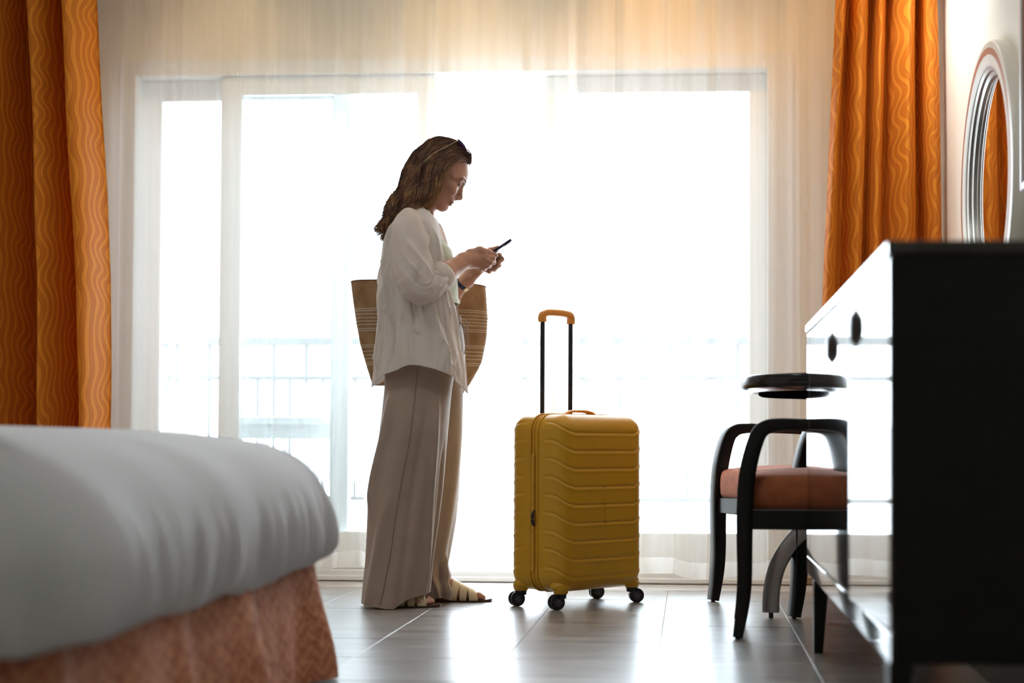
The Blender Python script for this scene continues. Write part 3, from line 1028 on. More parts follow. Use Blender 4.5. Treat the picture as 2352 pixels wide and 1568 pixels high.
# ------------------------------------------------------------------ suitcase
SZ0, SZ1 = .060, .686
SW, SD = .448, .272
sc = thing('suitcase', 'mustard yellow hard-shell suitcase on four wheels with its handle pulled up', 'suitcase', (-.4068, 5.780, 0), math.atan2(.3085, .25))
ZG = [.620 - .0637 * k for k in range(9)]
def shell(sgn, n, nf):
    """half shell: sgn=-1 front (ribbed face towards -y)"""
    zc = (SZ0 + SZ1) / 2
    q, nr, ar = rrect(-SW / 2, SW / 2, SZ0 - zc, SZ1 - zc, .062, n)
    half = np.array([SW / 2, (SZ1 - SZ0) / 2])
    r = .058
    ys, ins = [.017, .017, .020], [.006, .0015, .0]
    yface = SD / 2
    for y in np.linspace(.026, yface - r, 14):
        ys.append(y)
        ins.append(.0)
    for a in np.linspace(0, PI / 2, 22)[1:]:
        ys.append(yface - r + r * math.sin(a))
        ins.append(r * (1 - math.cos(a)))
    for d in list(np.linspace(r, SW / 2 - .002, nf)[1:]) + [SW / 2 - .0002]:
        ys.append(yface)
        ins.append(d)
    rows = []
    for y, d in zip(ys, ins):
        if d <= .03:
            p = q - nr * d
        else:
            p = (q - nr * .03) * ((half - d) / (half - .03))
        rows.append(np.column_stack([p[:, 0], np.full(n, y), p[:, 1]]))
    P = np.array(rows)
    # crown of the face
    fx = 1 - (P[..., 0] / (SW / 2)) ** 2
    fz = 1 - (P[..., 2] / ((SZ1 - SZ0) / 2)) ** 2
    # normals by finite difference
    dv = np.gradient(P, axis=0)
    du = np.roll(P, -1, 1) - np.roll(P, 1, 1)
    N = np.cross(du, dv)
    N /= np.maximum(np.linalg.norm(N, axis=2, keepdims=True), 1e-9)
    if np.mean(N[-5, :, 1]) < 0:
        N = -N
    N[P[..., 1] > yface - 1e-5] = (0, 1, 0)
    x = P[..., 0]
    z = P[..., 2] + zc
    y = P[..., 1]
    # grooves: flat across the middle of the face, stepping up round the corners, fading before the zip
    # distance round the section from the face centre
    s = np.abs(x) + np.where(y < yface - 1e-4, (yface - y) * .8, 0)
    rise = .034 * smoothstep(.168, .275, s) + .0045 * smoothstep(.160, .168, s)
    fade = smoothstep(.030, .078, y)
    side = (z > SZ0 + .03) & (z < SZ1 - .012)
    disp = np.zeros_like(x)
    for zg in ZG:
        t = z - (zg + rise)
        disp += -.0036 * np.exp(-(t / .0040) ** 2) * fade
        disp += .0016 * np.exp(-((t + .009) / .006) ** 2) * fade
    disp = np.where(side, disp, 0)
    P = P + N * disp[..., None]
    P[..., 2] += zc
    if sgn < 0:
        P[..., 1] *= -1
    me = grid_mesh(P, closed_u=True, cap1=True)
    me.shade_smooth()
    return me
o = obj('front_shell', shell(-1, 720, 70), M['yellow'], sc)
o = obj('back_shell', shell(1, 420, 30), M['yellow'], sc)
zc = (SZ0 + SZ1) / 2
q, nr, ar = rrect(-SW / 2, SW / 2, SZ0 - zc, SZ1 - zc, .062, 300)
rows = []
for y, d in ((-.019, .006), (-.013, .001), (-.0045, .001), (-.003, .0045), (.001, .0045), (.0025, .001), (.013, .001), (.019, .006)):
    p = q - nr * d
    rows.append(np.column_stack([p[:, 0], np.full(len(p), y), p[:, 1] + zc]))
o = obj('zip_band', grid_mesh(np.array(rows), closed_u=True), M['yellowfab'], sc)
smooth_by_angle(o.data, 40)
for y in (-.0175, .0175):
    p = q + nr * .0012
    pth = np.column_stack([p[:, 0], np.full(len(p), y), p[:, 1] + zc])
    a = np.linspace(0, 2 * PI, 8, endpoint=False)
    n3 = np.column_stack([nr[:, 0], np.zeros(len(nr)), nr[:, 1]])
    P = pth[:, None, :] + .0032 * (np.cos(a)[None, :, None] * n3[:, None, :] + np.sin(a)[None, :, None] * np.array([0, 1, 0]))
    obj('piping', grid_mesh(P, closed_u=True, closed_v=True), M['yellow'], sc, smooth=True)
# padded zip garage flaps and puller on the narrow side facing the camera (-x)
box('zip_flap', -SW / 2 - .0045, -SW / 2 + .002, -.002, .0125, .13, .545, M['yellowfab'], sc, .002, 2)
pl = obj('zip_puller', tube(catmull([(-SW / 2 - .004, -.004, .345), (-SW / 2 - .011, -.004, .335), (-SW / 2 - .013, -.004, .315), (-SW / 2 - .010, -.004, .300), (-SW / 2 - .004, -.004, .292)], 12), [.003, .0035, .004, .005, .0058, .006, .006, .0058, .005, .0045, .004, .003], 8), M['blackplastic'], sc, smooth=True)
# carry handle on top
obj('carry_handle', rect_sweep(catmull([(-.085, -.004, SZ1 - .004), (-.065, -.004, SZ1 + .008), (-.03, -.004, SZ1 + .0135), (.03, -.004, SZ1 + .0135), (.065, -.004, SZ1 + .008), (.085, -.004, SZ1 - .004)], 24), .030, .009, (0, 1, 0), round_=.003), M['grip'], sc)
# telescopic handle
for sx in (-1, 1):
    cyl('handle_tube', (sx * .075, .108, SZ1 - .03), (sx * .075, .108, 1.045), .0085, M['blackplastic'], sc, n=16)
P = catmull([(-.0755, .108, 1.028), (-.077, .108, 1.045), (-.070, .106, 1.058), (-.050, .104, 1.0635), (0, .102, 1.065), (.050, .104, 1.0635), (.070, .106, 1.058), (.077, .108, 1.045), (.0755, .108, 1.028)], 44)
tw = np.full(44, .023)
obj('grip', rect_sweep(P, .029, tw, (0, 1, 0), round_=.007), M['grip'], sc)
# castors
for (wx, wy, sw) in ((-.196, -.106, 2.75), (.196, -.106, -.72), (-.196, .106, 2.75), (.196, .106, -.55)):
    cst = bpy.data.objects.new('castor', None)
    C.objects.link(cst)
    cst.parent = sc
    cst.location = (wx * .965, wy * .93, 0)
    # corner bumper of the shell
    bm = bmesh.new()
    bmesh.ops.create_uvsphere(bm, u_segments=24, v_segments=14, radius=1)
    bmesh.ops.scale(bm, vec=(.046, .034, .026), verts=bm.verts[:])
    for v in bm.verts:
        v.co.z = max(v.co.z, -.012)
    b = obj('corner_bumper', bm_mesh(bm), M['yellow'], cst, smooth=True)
    b.location = (-.010 * (1 if wx > 0 else -1), -.008 * (1 if wy > 0 else -1), .081)
    cyl('bumper_foot', (0, 0, .056), (0, 0, .078), .0245, M['yellow'], cst, r1=.030, n=24, bev=.002)
    ca, sa = math.cos(sw), math.sin(sw)
    rr = .0272
    # trailing fork: wheels sit 17 mm behind the swivel
    ox, oy = ca * .017, sa * .017
    bm = bmesh.new()
    bm_cyl(bm, (0, 0, .040), (0, 0, .057), .019, .0215, 24)
    bmesh.ops.create_uvsphere(bm, u_segments=16, v_segments=10, radius=.0165, matrix=Matrix.Translation((ox * .45, oy * .45, .038)))
    hd = obj('castor_fork', bm_mesh(bm), M['blackplastic'], cst)
    smooth_by_angle(hd.data)
    for s in (-1, 1):
        nx, ny = -sa * s, ca * s
        p0 = Vector((ox + nx * .005, oy + ny * .005, rr))
        p1 = Vector((ox + nx * .0175, oy + ny * .0175, rr))
        w = cyl('wheel', p0, p1, rr, M['blackplastic'], cst, n=36, bev=.0035)
        # six-spoked hub
        bm = bmesh.new()
        c = p1
        ex = Vector((ca, sa, 0))
        ez = Vector((0, 0, 1))
        nn = Vector((nx, ny, 0))
        hub = []
        for k in range(24):
            a = 2 * PI * k / 24
            rad = .0125 + .0028 * (1 if k % 4 in (0, 1) else -1)
            hub.append(c + nn * .0012 + ex * (rad * math.cos(a)) + ez * (rad * math.sin(a)))
        vs = [bm.verts.new(v) for v in hub]
        vb = [bm.verts.new(v - nn * .004) for v in hub]
        bm.faces.new(vs)
        for k in range(24):
            bm.faces.new((vs[k], vb[k], vb[(k + 1) % 24], vs[(k + 1) % 24]))
        h = obj('hub', bm_mesh(bm), M['greyplastic'], cst)
#PART3
# ------------------------------------------------------------------ the woman
PU = 0.001584                         # one drawing unit of the figure, in metres
def L(u, v, y=0.0):
    """figure units (u forward from her heel line, v up) -> local metres; y = away from the camera side"""
    return np.array([(u - 980) * PU, y, (1389 - v) * PU])
wm_rz = math.atan2(.952, 5.72)
woman = thing('person', 'woman in white shirt and wide taupe trousers standing and looking down at her phone', 'person', (-.952, 5.72, 0), wm_rz)

class Field:
    def __init__(s, xs, ys, zs):
        s.xs, s.ys, s.zs = xs, ys, zs
        s.D = np.full((len(xs), len(ys), len(zs)), .05, np.float32)
    def _win(s, lo, hi):
        r = []
        for ax, a, b in zip((s.xs, s.ys, s.zs), lo, hi):
            i0, i1 = np.searchsorted(ax, a), np.searchsorted(ax, b)
            r.append(slice(max(0, i0 - 1), min(len(ax), i1 + 1)))
        return tuple(r)
    def _pts(s, w):
        return s.xs[w[0]][:, None, None], s.ys[w[1]][None, :, None], s.zs[w[2]][None, None, :]
    def _merge(s, w, d, k, sub=False):
        A = s.D[w]
        if sub:
            h = np.clip(.5 - .5 * (A + d) / k, 0, 1)
            s.D[w] = A * (1 - h) - d * h + k * h * (1 - h)
        else:
            h = np.clip(.5 + .5 * (A - d) / k, 0, 1)
            s.D[w] = A * (1 - h) + d * h - k * h * (1 - h)
    def cone(s, a, b, ra, rb, k=.012, sub=False):
        a, b = np.asarray(a, float), np.asarray(b, float)
        m = max(ra, rb) + k + .012
        w = s._win(np.minimum(a, b) - m, np.maximum(a, b) + m)
        X, Y, Zz = s._pts(w)
        ba = b - a
        dn = max(ba @ ba, 1e-9)
        t = np.clip(((X - a[0]) * ba[0] + (Y - a[1]) * ba[1] + (Zz - a[2]) * ba[2]) / dn, 0, 1)
        d = np.sqrt((X - a[0] - t * ba[0]) ** 2 + (Y - a[1] - t * ba[1]) ** 2 + (Zz - a[2] - t * ba[2]) ** 2) - (ra + t * (rb - ra))
        s._merge(w, d, k, sub)
    def ell(s, c, r, k=.015, R=None, sub=False):
        c, r = np.asarray(c, float), np.asarray(r, float)
        m = r.max() + k + .012
        w = s._win(c - m, c + m)
        X, Y, Zz = s._pts(w)
        X, Y, Zz = X - c[0], Y - c[1], Zz - c[2]
        if R is not None:
            X, Y, Zz = R[0][0] * X + R[1][0] * Y + R[2][0] * Zz, R[0][1] * X + R[1][1] * Y + R[2][1] * Zz, R[0][2] * X + R[1][2] * Y + R[2][2] * Zz
        q = np.sqrt((X / r[0]) ** 2 + (Y / r[1]) ** 2 + (Zz / r[2]) ** 2)
        g = np.sqrt((X / r[0] ** 2) ** 2 + (Y / r[1] ** 2) ** 2 + (Zz / r[2] ** 2) ** 2)
        d = q * (q - 1) / np.maximum(g, 1e-6)
        s._merge(w, np.minimum(d, .06), k, sub)
    def chain(s, pts, rad, k=.008):
        for i in range(len(pts) - 1):
            s.cone(pts[i], pts[i + 1], rad[i], rad[i + 1], k)
    def mesh(s, name):
        import openvdb
        g = openvdb.FloatGrid(.05)
        g.copyFromArray(np.ascontiguousarray(s.D, dtype=np.float32), tolerance=0.0)
        p, qd = g.convertToQuads(isovalue=0.0)
        p = np.asarray(p, float)
        V = np.stack([np.interp(p[:, i], np.arange(len(ax)), ax) for i, ax in enumerate((s.xs, s.ys, s.zs))], 1)
        qd = np.asarray(qd)
        a, b, c = V[qd[:, 0]], V[qd[:, 1]], V[qd[:, 2]]
        nz = np.cross(b - a, c - a)
        if (nz * (a - V.mean(0))).sum() < 0:
            qd = qd[:, ::-1]
        me = bpy.data.meshes.new(name)
        me.vertices.add(len(V))
        me.vertices.foreach_set('co', V.astype(np.float32).ravel())
        me.loops.add(qd.size)
        me.loops.foreach_set('vertex_index', qd.astype(np.int32).ravel())
        me.polygons.add(len(qd))
        me.polygons.foreach_set('loop_start', np.arange(0, qd.size, 4, dtype=np.int32))
        me.update(calc_edges=True)
        me.validate()
        me.shade_smooth()
        return me

def axis(segs):
    out = []
    for a, b, d in segs:
        out.append(np.arange(a, b, d))
    return np.concatenate(out)

# head frame: x forward, z up from the chin, pitched forward 24 degrees
CH = L(1020, 487)
cp, sp_ = math.cos(math.radians(24)), math.sin(math.radians(24))
def Hd(x, y, z):
    """head-local centimetres -> figure metres"""
    x, y, z = x * .01, y * .01, z * .01
    return CH + np.array([cp * x + sp_ * z, y, -sp_ * x + cp * z])
HR = np.array([[cp, 0, sp_], [0, 1, 0], [-sp_, 0, cp]])      # local axes as columns

fd = Field(axis([(-.22, .302, .0023)]), axis([(-.29, -.20, .004), (-.20, .20, .0028), (.20, .29, .004)]),
           axis([(-.004, .075, .0026), (.075, 1.02, .009), (1.02, 1.16, .0035), (1.16, 1.36, .0024), (1.36, 1.42, .0028), (1.42, 1.72, .0022)]))
B = fd
# torso
B.ell(L(978, 820), (.100, .125, .125), .03)
B.ell(L(976, 722), (.110, .135, .12), .04)
B.ell(L(962, 630), (.108, .145, .15), .04)
B.ell(L(950, 560), (.095, .155, .085), .04)
for sy in (-1, 1):
    B.ell(L(986, 614, sy * .062), (.060, .060, .064), .03)
    B.cone(L(946, 528, sy * .03), L(939, 548, sy * .140), .036, .042, .03)
B.cone(L(947, 535), L(968, 462), .060, .052, .02)
B.cone(L(952, 530, -.03), L(985, 545, -.06), .012, .012, .015)
B.cone(L(952, 530, .03), L(985, 545, .06), .012, .012, .015)
B.cone(L(985, 478, -.030), L(990, 528, -.008), .009, .006, .008)      # neck tendon
# legs and feet
for sy, hipu, kn, an, hl, ft in ((-1, 975, (965, 1090), (905, 1345), 880, 0), (1, 985, (1000, 1090), (1006, 1340), 998, 117)):
    yy = sy * .095
    B.cone(L(hipu, 870, sy * .066), L(kn[0], kn[1], yy), .070, .048, .03)
    B.cone(L(kn[0], kn[1], yy), L(an[0], an[1], yy), .052, .036, .03)
    dz = 0 if sy < 0 else 0
    h0 = hl
    B.cone(L(an[0], an[1], yy), L(h0 - 2, 1370, yy), .034, .027, .02)
    B.cone(L(an[0] + 4, an[1] + 2, yy), L(h0 + 60, 1361, yy), .031, .026, .02)
    B.cone(L(h0 - 2, 1371, yy), L(h0 + 68, 1372, yy + sy * .004), .026, .021, .02)
    B.cone(L(h0 + 62, 1368, yy - sy * .012), L(h0 + 84, 1374, yy - sy * .018), .022, .017, .012)
    B.cone(L(h0 + 62, 1374, yy + sy * .018), L(h0 + 78, 1377, yy + sy * .022), .017, .013, .012)
    # toes: big toe on the inner side
    for k, (du, ln, r) in enumerate(((114, 0, .0118), (112, 0, .0084), (107, 0, .0078), (101, 0, .0074), (94, 0, .0072))):
        ty = yy - sy * (.027 - .0155 * k - (.004 if k else 0))
        B.chain([L(h0 + 76 - 4 * k, 1373, ty * .55 + yy * .45), L(h0 + du - 10, 1374.5, ty), L(h0 + du - 1, 1379, ty)], [r * 1.15, r * 1.05, r], .005)
# arms
def arm(pts, rad):
    B.chain(pts, rad, .02)
arm([L(939, 552, -.155), L(966, 672, -.212)], [.045, .040])
arm([L(966, 672, -.215), L(1015, 645, -.165), L(1062, 608, -.092)], [.044, .041, .0285])
arm([L(939, 552, .155), L(985, 688, .212)], [.045, .040])
arm([L(985, 688, .215), L(1035, 668, .165), L(1071, 640, .095)], [.040, .036, .0265])
# near hand (thumb on top of the phone, fingers curled under it)
def Lc(u, v, y):
    return L(u, v, y * .01)
B.cone(Lc(1060, 608, -9.0), Lc(1078, 602, -7.6), .028, .028, .015)
B.cone(Lc(1076, 594, -7.0), Lc(1106, 589, -5.8), .0235, .0175, .012)
B.cone(Lc(1076, 604, -7.8), Lc(1107, 598, -6.6), .0240, .0165, .012)
B.cone(Lc(1075, 611, -7.4), Lc(1100, 611, -6.6), .0220, .0150, .012)
B.chain([Lc(1078, 592, -7.6), Lc(1098, 583, -7.2), Lc(1116, 585, -5.6), Lc(1132, 590, -4.2)], [.0185, .0155, .0120, .0098], .008)       # thumb
B.cone(Lc(1132, 590, -4.2), Lc(1135, 591, -3.9), .0098, .0085, .004)
B.chain([Lc(1107, 595, -6.4), Lc(1127, 599, -5.3), Lc(1130, 606, -2.8), Lc(1120, 606, -1.2)], [.0130, .0105, .0092, .0082], .005)
B.chain([Lc(1106, 602, -7.0), Lc(1122, 608, -5.9), Lc(1120, 614, -3.2), Lc(1110, 612, -1.8)], [.0130, .0106, .0092, .0082], .005)
B.chain([Lc(1101, 609, -7.1), Lc(1114, 616, -6.0), Lc(1110, 621, -3.4), Lc(1101, 618, -2.2)], [.0122, .0100, .0088, .0078], .005)
B.chain([Lc(1094, 615, -6.8), Lc(1105, 621, -5.8), Lc(1100, 625, -3.8), Lc(1093, 622, -2.8)], [.0112, .0088, .0078, .0070], .005)
# far hand, behind: fingers wrap under the phone from the other side
B.cone(Lc(1070, 640, 9.5), Lc(1085, 622, 8.2), .0265, .0265, .015)
B.cone(Lc(1083, 618, 8.0), Lc(1115, 590, 5.9), .0245, .0160, .012)
B.cone(Lc(1088, 622, 7.8), Lc(1118, 604, 6.1), .0220, .0155, .012)
B.chain([Lc(1086, 608, 8.4), Lc(1106, 583, 7.4), Lc(1124, 573, 5.8), Lc(1142, 567, 4.6)], [.0185, .0150, .0118, .0095], .008)         # thumb
B.chain([Lc(1116, 588, 6.2), Lc(1146, 584, 5.6), Lc(1151, 594, 3.2), Lc(1143, 604, 1.6)], [.0128, .0104, .0092, .0082], .005)
B.chain([Lc(1118, 596, 6.4), Lc(1142, 597, 5.8), Lc(1144, 608, 3.2), Lc(1136, 616, 1.6)], [.0128, .0104, .0092, .0082], .005)
B.chain([Lc(1118, 604, 6.2), Lc(1136, 608, 5.6), Lc(1134, 618, 3.0), Lc(1126, 620, 1.4)], [.0120, .0098, .0088, .0078], .005)
B.chain([Lc(1114, 611, 5.8), Lc(1126, 616, 5.2), Lc(1122, 623, 3.2), Lc(1114, 622, 2.0)], [.0110, .0088, .0078, .0070], .005)
# head
B.ell(Hd(-7.2, 0, 13.5), (.096, .070, .084), .012, HR)
B.ell(Hd(-4.3, 0, 7.6), (.056, .0575, .072), .018, HR)
B.ell(Hd(-.9, 0, 4.4), (.0200, .026, .020), .014, HR)
B.ell(Hd(-1.05, 0, 1.15), (.0150, .0165, .0135), .012, HR)
for sy in (-1, 1):
    B.cone(Hd(-8.2, sy * 5.2, 5.6), Hd(-1.9, sy * 1.7, .95), .013, .0115, .018)
    B.ell(Hd(-1.5, sy * 3.7, 8.0), (.021, .021, .022), .014, HR)
    B.ell(Hd(-1.0, sy * 3.2, 7.1), (.0190, .018, .016), .008, HR)
    B.cone(Hd(1.35, sy * .5, 12.2), Hd(.2, sy * 3.6, 12.5), .0085, .0085, .012)
    B.cone(Hd(.2, sy * 3.6, 12.5), Hd(-2.4, sy * 5.6, 11.9), .0085, .008, .012)
    B.ell(Hd(1.9, sy * 3.1, 10.55), (.013, .017, .011), .010, HR, sub=True)
    B.ell(Hd(.10, sy * 3.05, 10.55), (.0125, .0135, .0115), .004, HR)
    B.ell(Hd(-7.6, sy * 7.3, 9.8), (.017, .008, .031), .006, HR)
B.cone(Hd(-8.0, 0, 3.2), Hd(-2.0, 0, .6), .020, .010, .02)
B.cone(Hd(1.25, 0, 11.4), Hd(1.75, 0, 9.2), .0080, .0078, .010)
B.cone(Hd(1.75, 0, 9.2), Hd(2.85, 0, 6.75), .0078, .0090, .008)
for sy in (-1, 1):
    B.ell(Hd(1.85, sy * 1.15, 6.35), (.0105, .0068, .0062), .006, HR)
    B.ell(Hd(2.0, sy * .62, 5.55), (.0052, .0032, .0030), .003, HR, sub=True)
B.cone(Hd(2.7, 0, 6.3), Hd(1.2, 0, 5.3), .006, .005, .005)
B.ell(Hd(.80, 0, 3.95), (.0080, .021, .0050), .004, HR)
B.ell(Hd(.50, 0, 2.85), (.0070, .018, .0050), .004, HR)
B.cone(Hd(1.6, 0, 3.40), Hd(.6, 1.6, 3.42), .0016, .0016, .003, sub=True)
B.cone(Hd(1.6, 0, 3.40), Hd(.6, -1.6, 3.42), .0016, .0016, .003, sub=True)
for sy in (-1, 1):
    B.cone(Hd(.55, sy * 1.6, 3.45), Hd(-.30, sy * 2.5, 4.15), .0016, .0014, .006, sub=True)      # smile corner
body_me = fd.mesh('body')
body = obj('body', body_me, M['skin'], woman)
del fd, B

# face details
def ribbon(pts, wid, nrm_off, mat, name, par):
    P = catmull(pts, 16)
    return obj(name, tube(P, wid, 6), mat, par, smooth=True)
for sy in (-1, 1):
    ribbon([Hd(2.20, sy * 1.6, 12.55), Hd(2.0, sy * 2.9, 12.95), Hd(1.18, sy * 4.45, 12.85), Hd(-.15, sy * 5.6, 12.2)], np.linspace(.0024, .0012, 16), 0, M['hair'], 'eyebrow', woman)
    ribbon([Hd(1.20, sy * 2.0, 10.1), Hd(1.42, sy * 3.0, 9.95), Hd(1.12, sy * 3.9, 10.05), Hd(.45, sy * 4.5, 10.45)], np.linspace(.0007, .0012, 16), 0, M['lash'], 'eyelashes', woman)
    e = bmesh.new()
    bmesh.ops.create_uvsphere(e, u_segments=16, v_segments=12, radius=.0112, matrix=Matrix.Translation(tuple(Hd(.22, sy * 3.05, 10.42))))
    obj('eye', bm_mesh(e), M['eye'], woman, smooth=True)
ribbon([Hd(-.25, -2.5, 4.20), Hd(1.20, -1.1, 3.92), Hd(1.55, 0, 3.86), Hd(1.20, 1.1, 3.92), Hd(-.25, 2.5, 4.20)], [.0008] + [.0021] * 14 + [.0008], 0, M['lip'], 'upper_lip', woman)
ribbon([Hd(-.25, -2.4, 4.0), Hd(.85, -1.1, 2.95), Hd(1.12, 0, 2.78), Hd(.85, 1.1, 2.95), Hd(-.25, 2.4, 4.0)], [.0008] + [.0024] * 14 + [.0008], 0, M['lip'], 'lower_lip', woman)

# ---- clothes: rings in the figure's profile
def garment(rows_py, front, back, halfw, ye=0.0, n=120, open_front=False, top=None, hem=None, nv=70, disp=None, far_shift=0, powr=.85, uvs=True):
    """tau 0..pi from the front edge round the camera side to the back, then the far side"""
    tau = np.linspace(0, 2 * PI, n, endpoint=open_front)
    vv = np.linspace(0, 1, nv)
    t0 = np.array([top(a) for a in tau])
    t1 = np.array([hem(a) for a in tau])
    py = t0[None, :] + (t1 - t0)[None, :] * vv[:, None]
    T = np.tile(tau, (nv, 1))
    f, b, w = tab(py, front), tab(py, back), tab(py, halfw)
    s = (1 - np.cos(T)) / 2
    fs = f + far_shift * (T > PI)
    u = fs + (b - fs) * s
    sn = np.sin(T)
    y = -np.sign(sn) * w * np.abs(sn) ** powr
    if ye:
        y = y - ye * np.cos(T / 1.0) * (T < PI / 2) + ye * np.cos(T) * (T > 1.5 * PI)
    P = np.stack([(u - 980) * PU, y, (1389 - py) * PU], -1)
    if disp is not None:
        N = np.stack([np.cos(T), -np.sin(T), np.zeros_like(T)], -1)
        P = P + N * disp(T, py)[..., None]
    return P

def fold(T, py, c0, c1, y0, y1, w, a):
    """one fold: a ridge whose angle runs from c0 at height y0 to c1 at y1"""
    c = c0 + (c1 - c0) * (py - y0) / (y1 - y0)
    k = smoothstep(y0, y0 + .2 * (y1 - y0), py) * (1 - smoothstep(y1 - .1 * (y1 - y0), y1 + .1 * (y1 - y0), py))
    return a * np.exp(-((T - c) / w) ** 2) * k

# tank top
P = garment(None, [(560, 1022), (580, 1036), (600, 1041), (640, 1047), (702, 1050), (720, 1050)], [(500, 915), (560, 884), (640, 880), (702, 880)],
            [(500, .10), (550, .150), (600, .158), (640, .153), (702, .147)], n=100, nv=40,
            top=lambda a: 574 - 46 * min(1, abs(math.sin(a / 2)) * 1.9) ** 2, hem=lambda a: 702,
            disp=lambda T, py: .002 * np.sin(T * 5 + py * .03) + .0035 * ((py > 690)))
o = obj('tank_top', grid_mesh(P, closed_u=True), M['tank'], woman, smooth=True)

# trousers: waistband with gathers, two wide legs, drawstring
nearF = [(735, 1050), (770, 1053), (800, 1052), (850, 1045), (895, 1037), (960, 1031), (1040, 1023), (1120, 1015), (1200, 1006), (1280, 997), (1340, 991), (1392, 984)]
nearB = [(735, 892), (800, 886), (850, 884), (895, 884), (960, 878), (1010, 872), (1100, 857), (1180, 849), (1280, 844), (1340, 838), (1392, 834)]
farF = [(735, 1056), (765, 1062), (800, 1067), (850, 1067), (895, 1064), (1000, 1062), (1120, 1056), (1200, 1048), (1250, 1040), (1300, 1031), (1330, 1036), (1390, 1044)]
farB = [(735, 890), (800, 890), (895, 898), (1000, 905), (1120, 918), (1200, 930), (1250, 940), (1300, 952), (1340, 968), (1390, 985)]
def leg_disp(side):
    def d(T, py):
        k = smoothstep(850, 1150, py)
        s = .004 * np.sin(3 * T + py * .006 + side) * k + .003 * np.sin(7 * T - py * .011 + 2 * side) * k
        if side == 0:
            s = s + fold(T, py, 2.35, 2.75, 880, 1160, .16, .016) + fold(T, py, 1.0, .55, 880, 1340, .10, .010) + fold(T, py, 2.0, 2.5, 1120, 1400, .14, .012)
            s = s - fold(T, py, 1.25, 1.45, 900, 1400, .12, .010) - fold(T, py, .42, .35, 1000, 1400, .08, .008)
        else:
            s = s + fold(T, py, .5, .9, 1270, 1400, .16, .014) - fold(T, py, 1.0, 1.3, 1290, 1400, .15, .016) + fold(T, py, 1.7, 1.5, 1300, 1400, .14, .014) + .006 * np.sin(py * .12 + T * 2) * smoothstep(1300, 1340, py)
        return s
    return d
def near_hem(a):
    a = a % (2 * PI)
    return float(np.interp(min(a, 2 * PI - a), [0, .7, 1.15, 1.38, 1.55, 1.8, 2.2, PI], [1356, 1360, 1367, 1377, 1387.5, 1387, 1383, 1381]))
P = garment(None, nearF, nearB, [(735, .100), (800, .106), (900, .106), (1100, .108), (1390, .115)], n=130, nv=110, top=lambda a: 738, hem=near_hem, disp=leg_disp(0))
P[..., 1] -= .075 * smoothstep(735, 1000, 1389 - P[..., 2] / PU) + .01
meA = grid_mesh(P, closed_u=True)
NEARLEG = P
P = garment(None, farF, farB, [(735, .100), (800, .106), (900, .106), (1100, .10), (1390, .095)], n=130, nv=110, top=lambda a: 738, hem=lambda a: 1379 - 34 * math.exp(-(min(a % (2 * PI), 2 * PI - a % (2 * PI)) / .5) ** 2) + 5 * math.sin(3 * a), disp=leg_disp(2))
P[..., 1] += .075 * smoothstep(735, 1000, 1389 - P[..., 2] / PU) + .01
meB = grid_mesh(P, closed_u=True)
tr = obj('trousers', join_meshes([meA, meB]), M['trousers'], woman, smooth=True)
# side seam, waistband gathers, drawstring bow
def seam_path(P, tau, v0, v1, off=.0012):
    nv, n = P.shape[:2]
    out = []
    for i in range(int(v0 * (nv - 1)), int(v1 * (nv - 1)) + 1):
        j = tau(i / (nv - 1)) / (2 * PI) * n
        j0 = int(j) % n
        f = j - int(j)
        p = P[i, j0] * (1 - f) + P[i, (j0 + 1) % n] * f
        out.append(p + np.array([0, -off, 0]))
    return np.array(out)
sm = seam_path(NEARLEG, lambda v: tab(v, [(.1, 1.62), (.45, 1.66), (.8, 1.82), (1, 1.98)]), .16, .995)
obj('side_seam', tube(sm, .0011, 5), M['seam'], tr, smooth=True)
for k, (p) in enumerate((
        [L(1056, 742, -.02), L(1064, 738, -.03), L(1074, 752, -.035), L(1066, 758, -.03), L(1057, 746, -.02)],
        [L(1056, 744, -.015), L(1062, 752, -.03), L(1070, 764, -.03), L(1072, 790, -.028), L(1077, 798, -.025)],
        [L(1056, 744, -.015), L(1060, 756, -.03), L(1066, 775, -.03), L(1067, 800, -.03), L(1065, 817, -.03)])):
    obj('drawstring', tube(catmull(p, 24), .0021, 6), M['trousers'], tr, smooth=True)
P = garment(None, [(728, 1052), (745, 1056)], [(728, 884), (745, 884)], [(728, .13), (745, .132)], n=220, nv=8, top=lambda a: 730, hem=lambda a: 746, disp=lambda T, py: .0035 * np.sin(T * 38) + .003)
obj('waistband', grid_mesh(P, closed_u=True), M['trousers'], tr, smooth=True)

# shirt
sF = [(478, 975), (495, 985), (520, 998), (560, 1012), (600, 1019), (640, 1024), (700, 1034), (740, 1041), (800, 1050), (850, 1056), (906, 1059)]
sB = [(474, 933), (490, 919), (505, 904), (530, 888), (560, 879), (600, 872), (640, 868), (700, 866), (760, 866), (820, 863), (860, 861), (900, 858)]
sW = [(474, .055), (490, .085), (505, .125), (525, .165), (550, .182), (600, .190), (700, .192), (760, .200), (850, .218), (906, .228)]
def shem(a):
    a = a % (2 * PI)
    b = min(a, 2 * PI - a)
    return float(np.interp(b, [0, .35, .75, 1.15, 1.55, 1.75, 2.2, 2.7, PI], [906, 893, 871, 857, 849, 848, 862, 881, 894]))
RF = []
_r = np.random.default_rng(21)
for k in range(46):
    c0 = _r.uniform(.2, 3.1)
    y0 = _r.uniform(520, 840)
    RF.append((c0, c0 + _r.normal(0, .22), y0, y0 + _r.uniform(40, 170), _r.uniform(.025, .055), _r.uniform(.004, .0095) * _r.choice([1, 1, -.7])))
